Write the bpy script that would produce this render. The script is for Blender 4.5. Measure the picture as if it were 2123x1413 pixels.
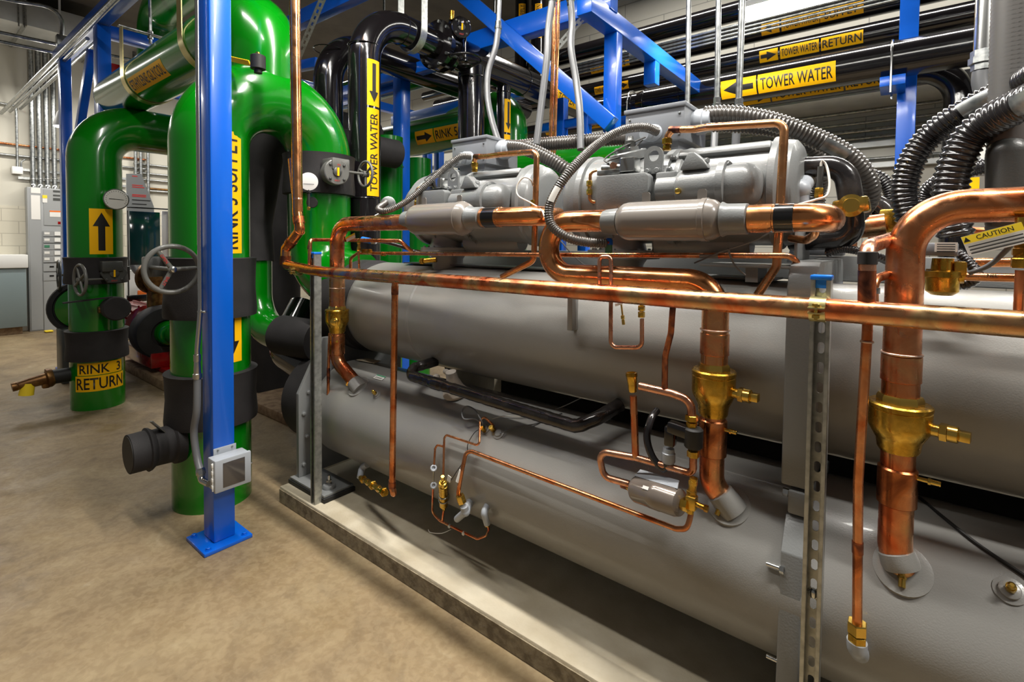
import bpy, bmesh, math, random
from math import sin, cos, tan, pi, radians, atan2, sqrt, asin, acos
from mathutils import Vector, Matrix, Quaternion
random.seed(7)
for o in list(bpy.data.objects):
    bpy.data.objects.remove(o)
S = bpy.context.scene
COL = S.collection

# ------------------------------------------------------------------ camera
F, CX, CY = 1037.55, 1061.5, 540.79
YAW, PIT, ROL = (radians(v) for v in (38.194, 1.8534, 0.5884))
CAM = Vector((0, 0, 1.5))
FW = Vector((-sin(YAW)*cos(PIT), cos(YAW)*cos(PIT), -sin(PIT)))
R0 = Vector((cos(YAW), sin(YAW), 0)); U0 = R0.cross(FW)
RT = R0*cos(ROL) + U0*sin(ROL); UP = -R0*sin(ROL) + U0*cos(ROL)
cd = bpy.data.cameras.new('camera'); cam = bpy.data.objects.new('camera', cd); COL.objects.link(cam)
cd.sensor_fit = 'HORIZONTAL'; cd.sensor_width = 36.0
cd.lens = F/2123*36.0
cd.shift_y = -(706.5-CY)/2123
cd.shift_x = 0.0
cd.clip_start = 0.05; cd.clip_end = 100
mw = Matrix((RT, UP, -FW)).transposed().to_4x4(); mw.translation = CAM
cam.matrix_world = mw
S.camera = cam

# ------------------------------------------------------------------ world, exposure, ceiling lamps, wall fills
S.view_settings.view_transform = 'Standard'; S.view_settings.look = 'None'
S.view_settings.exposure = 0.17; S.view_settings.gamma = 1.0
S.view_settings.use_curve_mapping = False
W = bpy.data.worlds.new('world'); S.world = W; W.use_nodes = True
W.node_tree.nodes['Background'].inputs[0].default_value = (1.0, 0.97, 0.92, 1)
W.node_tree.nodes['Background'].inputs[1].default_value = 0.10
def area_light(name, loc, sx, sy, power, rot=(0, 0, 0), color=(1, .965, .90)):
    l = bpy.data.lights.new(name, 'AREA'); l.shape = 'RECTANGLE'; l.size = sx; l.size_y = sy
    l.energy = power; l.color = color
    o = bpy.data.objects.new(name, l); COL.objects.link(o); o.location = loc; o.rotation_euler = rot
    return o
# strip lamps over aisle, chiller and back pipes, plus fills added for the walls
area_light('strip_light_aisle', (-1.0, 1.5, 3.9), 3.2, 0.12, 190)
area_light('fill_left_wall', (-9.9, 1.2, 4.0), 0.16, 4.0, 105)  # added to brighten the left wall, set so the posts' near faces stay dark
area_light('strip_light_near', (-2.4, 0.3, 4.3), 2.4, 0.14, 62)
area_light('strip_light_back', (-0.3, 4.25, 3.38), 2.4, 0.14, 190, (radians(24), 0, 0))
area_light('fill_back_wall', (-1.0, 5.6, 5.1), 5.0, 0.16, 150)  # no fixture here; added to brighten the back wall and pipe tops
area_light('strip_light_back_left', (-8.2, 4.6, 4.4), 2.6, 0.16, 165)
area_light('strip_light_right', (1.9, 1.35, 3.8), 1.2, 0.12, 105)

def A(px, py, X=None, Y=None, Z=None):
    """point of the room seen at photo pixel (px, py) on the plane X=, Y= or Z="""
    d = FW + RT*((px-CX)/F) - UP*((py-CY)/F)
    if X is not None: t = (X-CAM.x)/d.x
    elif Y is not None: t = (Y-CAM.y)/d.y
    else: t = (Z-CAM.z)/d.z
    return CAM + d*t
def to_ceiling(a, b, z=5.2):
    """the line from a through b carried on up to the ceiling"""
    return a+(b-a)*((z-a.z)/(b.z-a.z))
def PY(*pts):
    return [A(p[0], p[1], Y=p[2]) for p in pts]

# ------------------------------------------------------------------ materials
def s2l(c): return tuple(((v/255)/12.92 if v/255 <= .04045 else ((v/255+.055)/1.055)**2.4) for v in c)
MATS = {}
def mat(name, rgb, rough=.5, metal=0, noise=None, bump=None, coat=0, rnoise=None, emit=None, spec=.5):
    """rgb sRGB 0-255; noise=(scale, rgb2, lo, hi[, rgb3]) ; bump=(scale,strength)"""
    m = bpy.data.materials.new(name); m.use_nodes = True
    n = m.node_tree.nodes; L = m.node_tree.links; b = n['Principled BSDF']
    b.inputs['Base Color'].default_value = (*s2l(rgb), 1)
    b.inputs['Roughness'].default_value = rough; b.inputs['Metallic'].default_value = metal
    b.inputs['Coat Weight'].default_value = coat; b.inputs['Coat Roughness'].default_value = .08
    b.inputs['Specular IOR Level'].default_value = spec
    tc = n.new('ShaderNodeTexCoord')
    if noise:
        t = n.new('ShaderNodeTexNoise'); t.inputs['Scale'].default_value = noise[0]; t.inputs['Detail'].default_value = 5
        L.new(tc.outputs['Object'], t.inputs['Vector'])
        r = n.new('ShaderNodeValToRGB'); L.new(t.outputs['Fac'], r.inputs[0])
        r.color_ramp.elements[0].position = noise[2]; r.color_ramp.elements[0].color = (*s2l(rgb), 1)
        r.color_ramp.elements[1].position = noise[3]; r.color_ramp.elements[1].color = (*s2l(noise[1]), 1)
        if len(noise) > 4:
            e = r.color_ramp.elements.new(min(.98, noise[3]+.1)); e.color = (*s2l(noise[4]), 1)
        L.new(r.outputs[0], b.inputs['Base Color'])
        if rnoise:
            mr = n.new('ShaderNodeMapRange'); L.new(t.outputs['Fac'], mr.inputs[0])
            mr.inputs[1].default_value = .35; mr.inputs[2].default_value = .7
            mr.inputs[3].default_value = rnoise[0]; mr.inputs[4].default_value = rnoise[1]
            L.new(mr.outputs[0], b.inputs['Roughness'])
    if bump:
        t2 = n.new('ShaderNodeTexNoise'); t2.inputs['Scale'].default_value = bump[0]; t2.inputs['Detail'].default_value = 3
        L.new(tc.outputs['Object'], t2.inputs['Vector'])
        bp = n.new('ShaderNodeBump'); bp.inputs['Strength'].default_value = bump[1]; bp.inputs['Distance'].default_value = .004
        L.new(t2.outputs['Fac'], bp.inputs['Height']); L.new(bp.outputs[0], b.inputs['Normal'])
    if emit:
        b.inputs['Emission Color'].default_value = (*s2l(rgb), 1); b.inputs['Emission Strength'].default_value = emit
    MATS[name] = m
    return m
mat('green', (0, 112, 8), .2, 0, coat=.6, bump=(3, .03))
mat('green_dark', (0, 112, 20), .25, coat=.4)
mat('blue', (0, 92, 204), .30, coat=.25, bump=(60, .03))
mat('black_pipe', (16, 14, 16), .16, coat=.5, bump=(25, .12))
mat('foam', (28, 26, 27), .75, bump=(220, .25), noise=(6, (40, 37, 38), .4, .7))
mat('rubber', (22, 21, 21), .6)
mat('vessel_grey', (134, 133, 130), .31, noise=(2.2, (143, 142, 138), .35, .7), bump=(260, .10), coat=.12)
mat('casting_grey', (116, 118, 118), .33, bump=(170, .14), coat=.15)
mat('muffler_grey', (122, 116, 110), .26, coat=.3, bump=(90, .03))
mat('box_grey', (122, 125, 130), .38)
mat('pvc_grey', (158, 163, 170), .35)
mat('dark_grey', (64, 65, 63), .4, coat=.1, bump=(200, .1))
mat('valve_grey', (98, 98, 94), .35, coat=.1, bump=(150, .1))
mat('steel', (172, 174, 172), .32, .9, noise=(30, (128, 132, 132), .4, .65))
mat('bright_steel', (205, 206, 204), .2, 1)
mat('strut_steel', (182, 184, 180), .35, .75, noise=(40, (148, 150, 146), .4, .7))
mat('zinc_yellow', (214, 200, 140), .28, .9)
mat('solder', (206, 176, 160), .35, .8, bump=(90, .3))
mat('brass_bright', (226, 188, 92), .22, 1)
mat('bronze', (132, 96, 52), .4, .7, noise=(20, (98, 66, 34), .4, .6))
mat('yellow', (246, 186, 10), .5, spec=.2)
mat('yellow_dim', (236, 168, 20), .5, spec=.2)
mat('tag_yellow', (236, 206, 40), .5)
mat('ink', (16, 14, 12), .5)
mat('red_ink', (176, 40, 36), .5)
mat('white', (228, 228, 224), .45)
mat('label_white', (222, 220, 214), .45)
mat('dial_white', (226, 226, 220), .3, coat=.5)
mat('red_paint', (150, 14, 12), .25, coat=.4, noise=(10, (110, 8, 8), .4, .7))
mat('orange', (228, 110, 20), .5)
mat('panel_grey', (150, 152, 152), .4)
mat('cabinet_teal', (124, 138, 140), .4)
mat('teal_glass', (18, 56, 56), .1, coat=.6)
mat('duct_metal', (202, 203, 200), .42, .45, noise=(3, (180, 182, 180), .35, .7))
mat('screen', (70, 66, 64), .15, coat=.6)
mat('flex_black', (36, 34, 35), .22, coat=.4)
mat('flex_grey', (74, 70, 66), .24, coat=.4)
mat('hose_grey', (88, 86, 84), .45)
mat('conduit_grey', (92, 93, 95), .4, coat=.05)
mat('wire_white', (200, 198, 190), .5)
mat('wire_dark', (50, 48, 46), .5)
mat('tape_black', (14, 14, 15), .2, coat=.4)
mat('blue_plastic', (20, 110, 214), .35)
mat('green_plastic', (60, 120, 90), .4)
mat('magenta', (230, 30, 130), .5)
mat('lamp', (255, 252, 244), .4, emit=14)
mat('pink_red', (205, 40, 60), .4)
mat('insul_black', (24, 22, 23), .22, coat=.3, bump=(30, .5), noise=(14, (52, 48, 46), .45, .7))
mat('putty', (178, 170, 160), .6, bump=(30, .4))
mat('drum_brown', (122, 112, 104), .22, .3, coat=.4)
mat('black_hole', (8, 8, 8), .6)

def patina(name, stops, scale, rough=(.2, .4), streak=.2, metal=1):
    """heat-stained metal: broad colour patches plus fine darker mottling"""
    m = bpy.data.materials.new(name); m.use_nodes = True
    n = m.node_tree.nodes; L = m.node_tree.links; b = n['Principled BSDF']; b.inputs['Metallic'].default_value = metal
    tc = n.new('ShaderNodeTexCoord')
    def nz(sc, det, dist):
        t = n.new('ShaderNodeTexNoise'); t.inputs['Scale'].default_value = sc; t.inputs['Detail'].default_value = det
        t.inputs['Distortion'].default_value = dist; L.new(tc.outputs['Object'], t.inputs['Vector']); return t
    t = nz(scale, 4, .8); r = n.new('ShaderNodeValToRGB'); L.new(t.outputs['Fac'], r.inputs[0]); e = r.color_ramp.elements
    e[0].position, e[0].color = stops[0][0], (*s2l(stops[0][1]), 1); e[1].position, e[1].color = stops[-1][0], (*s2l(stops[-1][1]), 1)
    for p, c in stops[1:-1]: e.new(p).color = (*s2l(c), 1)
    t2 = nz(scale*3, 5, 1.2); r2 = n.new('ShaderNodeMapRange'); L.new(t2.outputs['Fac'], r2.inputs[0])
    r2.inputs[1].default_value = .35; r2.inputs[2].default_value = .6; r2.inputs[3].default_value = 1-streak; r2.inputs[4].default_value = 1.0
    mx = n.new('ShaderNodeMix'); mx.data_type = 'RGBA'; mx.blend_type = 'MULTIPLY'; mx.inputs[0].default_value = 1
    L.new(r.outputs[0], mx.inputs[6]); L.new(r2.outputs[0], mx.inputs[7]); L.new(mx.outputs[2], b.inputs['Base Color'])
    r3 = n.new('ShaderNodeMapRange'); L.new(t2.outputs['Fac'], r3.inputs[0]); r3.inputs[1].default_value = .35; r3.inputs[2].default_value = .65
    r3.inputs[3].default_value = rough[1]; r3.inputs[4].default_value = rough[0]; L.new(r3.outputs[0], b.inputs['Roughness'])
    bp = n.new('ShaderNodeBump'); bp.inputs['Strength'].default_value = .08; bp.inputs['Distance'].default_value = .003
    L.new(t2.outputs['Fac'], bp.inputs['Height']); L.new(bp.outputs[0], b.inputs['Normal'])
    MATS[name] = m
patina('copper', [(.30, (148, 86, 56)), (.42, (212, 130, 80)), (.54, (224, 158, 114)), (.66, (194, 106, 62))], 6)
patina('copper_clean', [(.28, (184, 108, 60)), (.42, (222, 150, 96)), (.56, (230, 168, 118)), (.70, (196, 116, 68))], 4, (.18, .32), .2)
patina('copper_red', [(.30, (142, 78, 52)), (.41, (214, 110, 66)), (.50, (226, 150, 104)), (.60, (206, 170, 122)), (.70, (182, 88, 56))], 6)
patina('copper_pink', [(.30, (150, 92, 70)), (.45, (226, 160, 126)), (.58, (232, 176, 146)), (.70, (190, 120, 86))], 9)
patina('copper_burnt', [(.32, (74, 48, 44)), (.46, (140, 86, 66)), (.58, (206, 120, 72)), (.70, (96, 66, 58))], 16, (.3, .5))
patina('brass', [(.30, (140, 98, 36)), (.44, (206, 160, 58)), (.58, (224, 184, 84)), (.70, (170, 120, 44))], 10, (.2, .36), .25)

def floor_material():
    m = bpy.data.materials.new('floor_concrete'); m.use_nodes = True
    n = m.node_tree.nodes; L = m.node_tree.links; b = n['Principled BSDF']
    tc = n.new('ShaderNodeTexCoord')
    def nz(scale, detail, dist=0.0):
        t = n.new('ShaderNodeTexNoise'); t.inputs['Scale'].default_value = scale; t.inputs['Detail'].default_value = detail
        t.inputs['Distortion'].default_value = dist; L.new(tc.outputs['Object'], t.inputs['Vector']); return t
    def ramp(src, stops):
        r = n.new('ShaderNodeValToRGB'); L.new(src.outputs['Fac'], r.inputs[0])
        r.color_ramp.elements[0].position = stops[0][0]; r.color_ramp.elements[0].color = (*s2l(stops[0][1]), 1)
        r.color_ramp.elements[1].position = stops[-1][0]; r.color_ramp.elements[1].color = (*s2l(stops[-1][1]), 1)
        for p, c in stops[1:-1]:
            e = r.color_ramp.elements.new(p); e.color = (*s2l(c), 1)
        return r
    r1 = ramp(nz(.75, 5, .8), [(.33, (92, 78, 58)), (.46, (124, 104, 75)), (.57, (142, 121, 88)), (.7, (156, 138, 106))])
    r2 = ramp(nz(3.2, 9, 1.6), [(.33, (92, 75, 54)), (.5, (130, 110, 80)), (.66, (148, 130, 98)), (.76, (178, 164, 136))])
    r3 = ramp(nz(38, 6, .5), [(.4, (112, 96, 74)), (.6, (168, 152, 122))])
    mx = n.new('ShaderNodeMix'); mx.data_type = 'RGBA'; mx.inputs[0].default_value = .5
    L.new(r1.outputs[0], mx.inputs[6]); L.new(r2.outputs[0], mx.inputs[7])
    m2 = n.new('ShaderNodeMix'); m2.data_type = 'RGBA'; m2.inputs[0].default_value = .18
    L.new(mx.outputs[2], m2.inputs[6]); L.new(r3.outputs[0], m2.inputs[7])
    L.new(m2.outputs[2], b.inputs['Base Color'])
    mr = n.new('ShaderNodeMapRange'); L.new(nz(4, 6, 1).outputs['Fac'], mr.inputs[0])
    mr.inputs[1].default_value = .3; mr.inputs[2].default_value = .7; mr.inputs[3].default_value = .38; mr.inputs[4].default_value = .7
    L.new(mr.outputs[0], b.inputs['Roughness'])
    bp = n.new('ShaderNodeBump'); bp.inputs['Strength'].default_value = .18; bp.inputs['Distance'].default_value = .006
    L.new(nz(60, 5).outputs['Fac'], bp.inputs['Height']); L.new(bp.outputs[0], b.inputs['Normal'])
    MATS['floor'] = m
floor_material()
mat('pad_concrete', (178, 166, 142), .75, noise=(7, (200, 190, 168), .35, .7), bump=(90, .35))
mat('pad_rough', (158, 146, 122), .9, noise=(24, (116, 104, 84), .4, .65), bump=(70, .9))
mat('old_concrete', (140, 116, 88), .85, noise=(14, (110, 84, 60), .4, .65), bump=(60, .6))

def wall_material(name, kind):
    m = bpy.data.materials.new(name); m.use_nodes = True
    n = m.node_tree.nodes; L = m.node_tree.links; b = n['Principled BSDF']; b.inputs['Roughness'].default_value = .6
    tc = n.new('ShaderNodeTexCoord'); mp = n.new('ShaderNodeMapping'); L.new(tc.outputs['Object'], mp.inputs[0])
    br = n.new('ShaderNodeTexBrick')
    if kind == 'block':                      # painted masonry in the YZ plane
        mp.inputs['Rotation'].default_value = (0, 0, 0)
        cx = n.new('ShaderNodeCombineXYZ'); sp = n.new('ShaderNodeSeparateXYZ'); L.new(mp.outputs[0], sp.inputs[0])
        L.new(sp.outputs[1], cx.inputs[0]); L.new(sp.outputs[2], cx.inputs[1]); L.new(cx.outputs[0], br.inputs['Vector'])
        br.inputs['Color1'].default_value = (*s2l((206, 200, 182)), 1); br.inputs['Color2'].default_value = (*s2l((200, 194, 176)), 1)
        br.inputs['Mortar'].default_value = (*s2l((178, 172, 156)), 1)
        br.inputs['Brick Width'].default_value = .4; br.inputs['Row Height'].default_value = .2
    else:                                    # horizontal ribbed siding in the XZ plane
        cx = n.new('ShaderNodeCombineXYZ'); sp = n.new('ShaderNodeSeparateXYZ'); L.new(mp.outputs[0], sp.inputs[0])
        L.new(sp.outputs[0], cx.inputs[0]); L.new(sp.outputs[2], cx.inputs[1]); L.new(cx.outputs[0], br.inputs['Vector'])
        br.inputs['Color1'].default_value = (*s2l((196, 192, 180)), 1); br.inputs['Color2'].default_value = (*s2l((190, 187, 176)), 1)
        br.inputs['Mortar'].default_value = (*s2l((150, 148, 140)), 1)
        br.inputs['Brick Width'].default_value = 1.2; br.inputs['Row Height'].default_value = .3
    br.inputs['Scale'].default_value = 1; br.inputs['Mortar Size'].default_value = .006
    L.new(br.outputs['Color'], b.inputs['Base Color'])
    bp = n.new('ShaderNodeBump'); bp.inputs['Strength'].default_value = .5; bp.inputs['Distance'].default_value = .01; bp.invert = True
    L.new(br.outputs['Fac'], bp.inputs['Height']); L.new(bp.outputs[0], b.inputs['Normal'])
    MATS[name] = m
wall_material('block_wall', 'block'); wall_material('siding', 'siding')
mat('wall_paint', (196, 192, 178), .6)
mat('ceiling_deck', (92, 86, 78), .7, noise=(3, (78, 73, 66), .4, .7))

# ------------------------------------------------------------------ mesh helpers
def frame(d):
    d = Vector(d).normalized()
    a = Vector((0, 0, 1)) if abs(d.z) < .9 else Vector((1, 0, 0))
    u = a.cross(d).normalized()
    return u, d.cross(u)
def fillet(pts, R, step=9):
    pts = [Vector(p) for p in pts]
    if len(pts) < 3: return pts
    out = [pts[0]]
    for i in range(1, len(pts)-1):
        p = pts[i]; r = R[i-1] if isinstance(R, (list, tuple)) else R
        a = pts[i-1]-p; b = pts[i+1]-p; la, lb = a.length, b.length
        a.normalize(); b.normalize()
        ang = a.angle(b)
        if ang > pi-.02 or r <= 0: out.append(p); continue
        t = r/tan(ang/2); lim = .49*min(la, lb)
        if i == 1: lim = min(lb*.49, la*.98)
        if i == len(pts)-2: lim = min(la*.49, lb*.98) if i > 1 else min(la, lb)*.98
        if t > lim: t = lim; r = t*tan(ang/2)
        c = p + (a+b).normalized()*(r/sin(ang/2))
        s, e = p+a*t-c, p+b*t-c
        tot = s.angle(e); ax = s.cross(e).normalized()
        k = max(3, int(math.degrees(tot)/step))
        for j in range(k+1):
            out.append(c + Quaternion(ax, tot*j/k) @ s)
    out.append(pts[-1])
    res = [out[0]]
    for q in out[1:]:
        if (q-res[-1]).length > 1e-5: res.append(q)
    return res
def spline(pts, k=10):
    P = [Vector(p) for p in pts]; P = [P[0]*2-P[1]] + P + [P[-1]*2-P[-2]]
    out = []
    for i in range(1, len(P)-2):
        a, b, c, d = P[i-1:i+3]
        for j in range(k):
            t = j/k
            out.append(.5*((2*b)+(c-a)*t+(2*a-5*b+4*c-d)*t*t+(3*b-a-3*c+d)*t**3))
    out.append(P[-2]); return out
def resample(path, step):
    L = [0]
    for a, b in zip(path, path[1:]): L.append(L[-1]+(b-a).length)
    n = max(2, int(L[-1]/step)); out = []; j = 0
    for i in range(n+1):
        s = L[-1]*i/n
        while j < len(L)-2 and L[j+1] < s: j += 1
        t = (s-L[j])/max(1e-9, L[j+1]-L[j]); out.append(path[j].lerp(path[j+1], t))
    return out
class MB:
    def __init__(self): self.bm = bmesh.new()
    def box(self, c, s, M=None, bev=0):
        c = Vector(c); b2 = bmesh.new()
        bmesh.ops.create_cube(b2, size=1)
        for v in b2.verts: v.co = Vector((v.co.x*s[0], v.co.y*s[1], v.co.z*s[2]))
        if bev: bmesh.ops.bevel(b2, geom=b2.edges[:], offset=bev, segments=2, affect='EDGES', profile=.5)
        for v in b2.verts: v.co = (M @ v.co if M else v.co) + c
        self._add(b2); return self
    def b2(self, lo, hi, bev=0):
        lo, hi = Vector(lo), Vector(hi); return self.box((lo+hi)/2, hi-lo, None, bev)
    def _add(self, b2):
        b2.verts.index_update()
        vs = [self.bm.verts.new(v.co) for v in b2.verts]
        for f in b2.faces:
            try: self.bm.faces.new([vs[v.index] for v in f.verts])
            except ValueError: pass
        b2.free()
    def sweep(self, path, rad, seg=20, cap=True):
        """rad: number or list"""
        n = len(path); rings = []
        d = (path[1]-path[0]).normalized(); u, _ = frame(d)
        for i in range(n):
            nd = (path[min(n-1, i+1)]-path[max(0, i-1)]).normalized()
            q = d.rotation_difference(nd); u = q @ u; d = nd
            u = (u-d*u.dot(d)).normalized(); w = d.cross(u)
            r = rad[i] if isinstance(rad, (list, tuple)) else rad
            rings.append([self.bm.verts.new(path[i]+(u*cos(2*pi*k/seg)+w*sin(2*pi*k/seg))*r) for k in range(seg)])
        for a, b in zip(rings, rings[1:]):
            for k in range(seg):
                self.bm.faces.new((a[k], a[(k+1) % seg], b[(k+1) % seg], b[k]))
        if cap:
            self.bm.faces.new(rings[0][::-1]); self.bm.faces.new(rings[-1])
        return self
    def tube(self, pts, r, R=0, seg=20, step=9):
        return self.sweep(fillet(pts, R, step), r, seg)
    def cyl(self, a, b, r, seg=20, r2=None):
        a, b = Vector(a), Vector(b)
        return self.sweep([a, b], [r, r if r2 is None else r2], seg)
    def lathe(self, o, d, prof, seg=32):
        """prof: list of (distance along d, radius)"""
        o = Vector(o); d = Vector(d).normalized(); u, w = frame(d); prev = None
        for t, r in prof:
            if r < 1e-6: ring = [self.bm.verts.new(o+d*t)]
            else: ring = [self.bm.verts.new(o+d*t+(u*cos(2*pi*k/seg)+w*sin(2*pi*k/seg))*r) for k in range(seg)]
            if prev:
                for k in range(seg):
                    q = [prev[k % len(prev)], prev[(k+1) % len(prev)], ring[(k+1) % len(ring)], ring[k % len(ring)]]
                    q = list(dict.fromkeys(q))
                    if len(q) > 2:
                        try: self.bm.faces.new(q)
                        except ValueError: pass
            elif len(ring) > 1: self.bm.faces.new(ring[::-1])
            prev = ring
        if len(prev) > 1: self.bm.faces.new(prev)
        return self
    def hexnut(self, c, d, r, h): 
        return self.lathe(c, d, [(-h/2, r*.9), (-h/2+.08*h, r), (h/2-.08*h, r), (h/2, r*.9)], 6)
    def bolt(self, c, d, r, h=None):
        h = h or r*1.1; c = Vector(c); d = Vector(d).normalized()
        self.lathe(c, d, [(0, r*1.35), (h*.25, r*1.35), (h*.26, r), (h*.9, r), (h, r*.85)], 12); return self
    def torus(self, c, d, R, r, seg=40, s2=12):
        c = Vector(c); u, w = frame(d)
        p = [c+(u*cos(2*pi*k/seg)+w*sin(2*pi*k/seg))*R for k in range(seg)]
        d = Vector(d).normalized(); rings = []
        for k in range(seg):
            o = (p[k]-c).normalized()
            rings.append([self.bm.verts.new(p[k]+(o*cos(2*pi*j/s2)+d*sin(2*pi*j/s2))*r) for j in range(s2)])
        for k in range(seg):
            a, b = rings[k], rings[(k+1) % seg]
            for j in range(s2): self.bm.faces.new((a[j], b[j], b[(j+1) % s2], a[(j+1) % s2]))
        return self
    def prism(self, poly, o, u, w, h, bev=0):
        """polygon (s,t) in the plane o + u s + w t, thickness h along u x w"""
        o, u, w = Vector(o), Vector(u).normalized(), Vector(w).normalized(); n = u.cross(w)
        b2 = bmesh.new()
        a = [b2.verts.new(o+u*s+w*t) for s, t in poly]; b = [b2.verts.new(o+u*s+w*t+n*h) for s, t in poly]
        b2.faces.new(a[::-1]); b2.faces.new(b)
        for i in range(len(poly)):
            j = (i+1) % len(poly); b2.faces.new((a[i], a[j], b[j], b[i]))
        if bev: bmesh.ops.bevel(b2, geom=b2.edges[:], offset=bev, segments=2, affect='EDGES', profile=.5)
        self._add(b2); return self
    def sphere(self, c, r, sx=1, sy=1, sz=1, seg=20):
        b2 = bmesh.new(); bmesh.ops.create_uvsphere(b2, u_segments=seg, v_segments=seg//2, radius=r)
        for v in b2.verts: v.co = Vector((v.co.x*sx, v.co.y*sy, v.co.z*sz))+Vector(c)
        self._add(b2); return self
    def ring(self, path, w, h, up):
        """flat band (rectangular section w x h) along a path; 'up' = the band's width direction"""
        up = Vector(up).normalized(); prev = None; n = len(path)
        for i in range(n):
            d = (path[min(n-1, i+1)]-path[max(0, i-1)]).normalized(); s = d.cross(up).normalized()
            r = [self.bm.verts.new(path[i]+up*a*w/2+s*b*h/2) for a, b in ((-1, -1), (1, -1), (1, 1), (-1, 1))]
            if prev:
                for k in range(4): self.bm.faces.new((prev[k], prev[(k+1) % 4], r[(k+1) % 4], r[k]))
            else: self.bm.faces.new(r[::-1])
            prev = r
        self.bm.faces.new(prev); return self
    def build(self, name, m, parent=None, origin=None, smooth=38):
        bm = self.bm
        bmesh.ops.recalc_face_normals(bm, faces=bm.faces[:])
        me = bpy.data.meshes.new(name)
        if parent is not None: org = ORG[parent.name]
        elif origin is not None: org = Vector(origin)
        else:
            lo = Vector((min(v.co[i] for v in bm.verts) for i in range(3))); hi = Vector((max(v.co[i] for v in bm.verts) for i in range(3)))
            org = Vector(((lo.x+hi.x)/2, (lo.y+hi.y)/2, lo.z))
        for v in bm.verts: v.co -= org
        bm.to_mesh(me); bm.free()
        me.materials.append(MATS[m])
        for p in me.polygons: p.use_smooth = True
        me.set_sharp_from_angle(angle=radians(smooth))
        o = bpy.data.objects.new(name, me); COL.objects.link(o)
        if parent is not None: o.parent = parent; ORG[o.name] = ORG[parent.name]
        else: o.location = org; ORG[o.name] = org
        return o
ORG = {}
def tag(o, label=None, cat=None, group=None, kind=None):
    if label: o['label'] = label
    if cat: o['category'] = cat
    if group: o['group'] = group
    if kind: o['kind'] = kind
    return o
def thing(name, label, cat, loc, group=None):
    o = bpy.data.objects.new(name, None); COL.objects.link(o); o.location = Vector(loc); o.empty_display_size = .05
    ORG[o.name] = Vector(loc); return tag(o, label, cat, group)
def structure(mb, name, m): return tag(mb.build(name, m), kind='structure')
def copy_tree(o, d=(0, 0, 0), parent=None, skip=()):
    c = o.copy(); COL.objects.link(c)
    if parent is not None: c.parent = parent
    else: c.location = o.location+Vector(d)
    ORG[c.name] = ORG[o.name]+Vector(d)
    for ch in list(o.children):
        if ch.name.split('.')[0] in skip: continue
        copy_tree(ch, d, c)
    return c
# ---- lettering and stickers on flat or curved surfaces
def text_bm(body, size, bold=.012, squeeze=1.0):
    cu = bpy.data.curves.new('t', 'FONT'); cu.body = body; cu.size = 1; cu.offset = bold; cu.resolution_u = 2
    cu.align_x = 'CENTER'; cu.align_y = 'CENTER'; cu.fill_mode = 'FRONT'
    ob = bpy.data.objects.new('t', cu); COL.objects.link(ob)
    dg = bpy.context.evaluated_depsgraph_get(); dg.update()
    me = bpy.data.meshes.new_from_object(ob.evaluated_get(dg)); bm = bmesh.new(); bm.from_mesh(me)
    bpy.data.objects.remove(ob); bpy.data.curves.remove(cu); bpy.data.meshes.remove(me)
    xs = [v.co.x for v in bm.verts]; ys = [v.co.y for v in bm.verts]
    cxx, cyy = (min(xs)+max(xs))/2, (min(ys)+max(ys))/2; sc = size/(max(ys)-min(ys))
    for v in bm.verts: v.co = Vector(((v.co.x-cxx)*sc*squeeze, (v.co.y-cyy)*sc, 0))
    return bm
def rect_bm(w, h):
    bm = bmesh.new(); vs = [bm.verts.new((x, y, 0)) for x, y in ((-w/2, -h/2), (w/2, -h/2), (w/2, h/2), (-w/2, h/2))]
    bm.faces.new(vs); return bm
def poly_bm(pts):
    bm = bmesh.new(); bm.faces.new([bm.verts.new((x, y, 0)) for x, y in pts]); return bm
def arrow_pts(L, h, flip=False, hd=None):
    hd = hd or h*1.0; a = h*.2
    p = [(-L/2, -a), (L/2-hd, -a), (L/2-hd, -h/2), (L/2, 0), (L/2-hd, h/2), (L/2-hd, a), (-L/2, a)]
    return [(-x, y) for x, y in p][::-1] if flip else p
def lay(bm, c, u, n, R=None, lift=0.0, off=(0, 0), axis_up=False):
    """bend a flat mesh (x along u, y along n x u) round a cylinder of radius R whose axis passes through c.
    axis_up False: the cylinder axis runs along u; True: it runs along the text's up direction"""
    u = Vector(u).normalized(); n = Vector(n).normalized(); n = (n-u*n.dot(u)).normalized(); w = n.cross(u); c = Vector(c)
    for v in bm.verts: v.co.x += off[0]; v.co.y += off[1]
    if R:
        k = 0 if axis_up else 1
        lo = min(v.co[k] for v in bm.verts); hi = max(v.co[k] for v in bm.verts)
        m = max(2, int((hi-lo)/R/.12))
        for i in range(1, m):
            pl = Vector((0, 0, 0)); pl[k] = lo+(hi-lo)*i/m; no = Vector((0, 0, 0)); no[k] = 1
            bmesh.ops.bisect_plane(bm, geom=bm.verts[:]+bm.edges[:]+bm.faces[:], plane_co=pl, plane_no=no)
        for v in bm.verts:
            x, y = v.co.x, v.co.y; r = R+lift
            if axis_up: v.co = c + w*y + (n*cos(x/R)+u*sin(x/R))*r
            else: v.co = c + u*x + (n*cos(y/R)+w*sin(y/R))*r
    else:
        for v in bm.verts: v.co = c+u*v.co.x+w*v.co.y+n*lift
    mb = MB(); mb.bm.free(); mb.bm = bm
    return mb
def build_flat(mb, name, m, parent):
    # keep the winding that lay() gave (faces point outward along n)
    org = ORG[parent.name]; me = bpy.data.meshes.new(name)
    for v in mb.bm.verts: v.co -= org
    mb.bm.to_mesh(me); mb.bm.free(); me.materials.append(MATS[m])
    for p in me.polygons: p.use_smooth = True
    o = bpy.data.objects.new(name, me); COL.objects.link(o); o.parent = parent; ORG[o.name] = org; return o
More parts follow.
